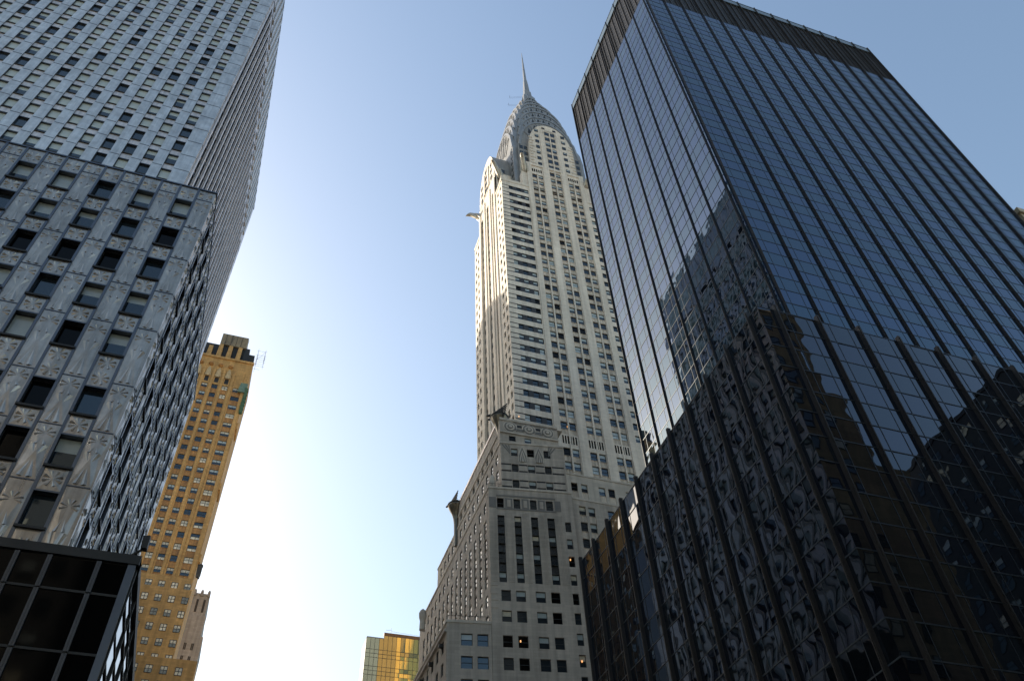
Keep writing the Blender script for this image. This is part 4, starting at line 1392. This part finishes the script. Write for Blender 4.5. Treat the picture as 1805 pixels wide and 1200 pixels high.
# ================================================================== small buildings beyond
goth = thing('gothic_tower', 'grey brown stone tower with pinnacles, just right of the tan brick tower', 'tower', (-18, 268, G))
mb = MB()
mb.box(-26, -11.4, 260, 275, G, 147, 'gothic', (0,))
mb.box(-26, -10.2, 259.6, 276, G, 132, 'gothic', (0,))
mb.box(-26, -11.0, 259.7, 276, 132, 139, 'gothic', (0,))
mb.build('tower_wall', goth)
mb = MB()
for k in range(6):
    x = -11.8 - 2.2 * k
    mb.loft([[(x - .5, 259.6, 146), (x + .5, 259.6, 146), (x + .5, 260.6, 146), (x - .5, 260.6, 146)], [(x - .45, 259.7, 147.6), (x + .45, 259.7, 147.6), (x + .45, 260.5, 147.6), (x - .45, 260.5, 147.6)], [(x - .2, 259.95, 148.3), (x + .2, 259.95, 148.3), (x + .2, 260.25, 148.3), (x - .2, 260.25, 148.3)]], 'gothic')
mb.build('pinnacle', goth)
fr = east(-26, 259.6)
for x in [13.2 - 2.2 * k for k in range(4)]:
    for z in [129.5 - 4.2 * k for k in range(14)]:
        mb = MB(); mb.obox(fr, x - .4, x + .4, z - 2.2, z, -.02, .06, 'soot'); mb.obox(fr, x - .03, x + .03, z - 2.2, z, .05, .1, 'gothic')
        mb.build('window', goth)
for x in [13.4, 11.2, 9.0]:
    mb = MB(); mb.obox(east(-26, 260), x - .35, x + .35, 140.3, 144.8, -.02, .06, 'soot'); mb.build('window', goth)

gold = thing('gold_glass_building', 'low gold mirror glass building peeping out left of the skyscraper base', 'office building', (48, 240, G))
mb = MB()
GXL, GYF = 36.7, 230.0
mb.box(GXL + .1, 80, GYF + .15, 237, G, 122.9, 'black_wall', (0,))
mb.build('core_wall', gold)
fr = east(GXL, GYF)
gp = []
zs_ = [123.0, 119.4, 118.1, 116.9, 114.2, 112.9, 111.6, 109.0, 107.7, 106.4, 103.8, 101, 98, 95, 90, 80, 60, 30, G]
bars = MB()
for i in range(24):
    a = i * 1.32
    top = 123.0 if i < 4 else 124.0
    for j in range(len(zs_) - 1):
        z1, z0 = (zs_[j] if j else top), zs_[j + 1]
        mat = 'grey_glass' if i < 3 else ('gold_glass_dark' if i < 7 or (j < 2 and random.random() < .25) or random.random() < .12 else 'gold_glass')  # pane colours lay out the painted sky and gold reflections
        gp.append(pane(fr, a + .04, a + 1.28, z0 + .04, z1 - .04, mat, .02))
    bars.obox(fr, a - .05, a + .05, G, top, -.1, .05, 'dark_metal')
for z in zs_[1:-1]:
    bars.obox(fr, 0, 31.6, z - .05, z + .05, -.1, .04, 'dark_metal')
bars.obox(fr, 0, 5.2, 122.95, 123.2, -.4, .06, 'steel_trim')
bars.build('glazing_bar', gold)
mb = MB(); mb.obox(fr, 5.2, 32, 124.0, 125.0, -.8, .1, 'rust'); mb.build('parapet', gold)
mb = MB(); mb.tube((44.2, 231, 125), (44.2, 231, 127.2), .06, .05, 'dark_metal', 5); mb.tube((42.6, 231, 126.4), (44.2, 231, 126.6), .04, .04, 'dark_metal', 5); mb.tube((44.2, 231, 126.2), (58, 231, 125.6), .03, .03, 'dark_metal', 4); mb.build('antenna', gold)
emit(gp, 'glass_pane', gold, 60)

tanr = thing('beige_building', 'sunlit beige stone building whose corner shows past the right edge of the glass tower', 'building', (96, 45, G))
mb = MB()
mb.box(86.0, 110, 34, 60, G, 88.0, 'beige', (0,)); mb.box(85.7, 110.3, 33.7, 60.3, 88.0, 88.9, 'beige')
mb.build('wall', tanr)
fr = south(86.0, 60)
for z in (86, 82.5, 79):
    for u in (2, 5, 8, 11, 14, 17, 20):
        mb = MB(); sash(fr, u, u + 1.3, z - 1.9, z, -.05, 'glass', 'glass')[3](mb); mb.build('window', tanr)

# ================================================================== buildings across the avenue, seen only as reflections, plus one added unseen block
def town(name, label, cat, x0, x1, y0, y1, z, wall, faces, step=3.4, pitch=3.0, w=1.4, h=1.8, extra=None):
    t = thing(name, label, cat, ((x0 + x1) / 2, (y0 + y1) / 2, G))
    mb = MB()
    mb.box(x0, x1, y0, y1, G, z, wall, (0,))
    mb.box(x0 - .2, x1 + .2, y0 - .2, y1 + .2, z, z + .7, wall)
    if extra:
        for e in extra: mb.box(*e, wall, (0,))
    mb.build('wall', t)
    wn_ = []
    for fc in faces:
        fr = west(x1, y1) if fc == 'w' else south(x0, y1) if fc == 's' else east(x0, y0) if fc == 'e' else north(x1, y0)
        L = (x1 - x0) if fc in 'we' else (y1 - y0)
        zz = z - 1.6
        while zz > 8:
            u = 1.0
            while u + w + .6 < L:
                a, b = pick([(('glass', 'glass'), 3), (('blind', 'glass'), 1), (('warm_blind', 'warm_blind'), .5)])
                wn_.append(sash(fr, u, u + w, zz - h, zz, -.04, a, b))
                u += pitch
            zz -= step
    emit(wn_, 'window', t, 60)
    return t
town('brown_office_block', 'dark brown brick office block mirrored in the lowest left panes of the glass podium', 'building', -70, -32, 125, 188, 112, 'dark_brown_brick', 'ne')
town('brick_block', 'dark brown brick block across the avenue, mirrored in the glass tower', 'building', 27.5, 63.5, -40, -6, 84, 'brown_brick', 'ws', extra=[(63.5, 66.5, -40, -6, G, 70), (66.5, 69.8, -40, -6, G, 58.5)])
town('sunlit_tower', 'slim sunlit tan tower mirrored low in the glass of the podium', 'tower', 84, 89, -30, -22, 70, 'beige', 'ws')
town('black_office_block', 'black office block mirrored at the lower right of the glass podium', 'office building', 104, 150, -45, -6, 87, 'black_wall', 'ws')  # shade from neighbouring blocks is held in the near-black wall colour
town('grey_office_block', 'grey office block across the avenue, mirrored in the steel clad tower', 'office building', -70, -9, -50, -8, 62, 'black_wall', 'wn')  # added for the dark reflection and shade it gives the steel block

# ================================================================== floodlight on the corner of the black glass base
fl = MB()
bx = Vector((GX + .02, GY - .02, GZ))
fl.hexa([bx + Vector(p) for p in ((-.06, -.2, .35), (.20, -.2, .35), (.20, .12, .35), (-.06, .12, .35), (-.10, -.22, .92), (.19, -.22, .98), (.19, .15, .98), (-.10, .15, .92))], 'dark_metal')
for i in range(4):
    fl.box(bx.x - .1, bx.x + .19, bx.y + .15, bx.y + .2, bx.z + .45 + .12 * i, bx.z + .48 + .12 * i, 'dark_metal')
fl.tube(bx + Vector((-.40, .1, .02)), bx + Vector((.04, 0, .4)), .06, .05, 'dark_metal', 6)
fl.box(bx.x - .6, bx.x - .2, bx.y, bx.y + .25, bx.z, bx.z + .07, 'dark_metal')
tag(fl.build('floodlight', loc=bx), 'small black floodlight on a bracket at the corner of the black glass base', 'floodlight')
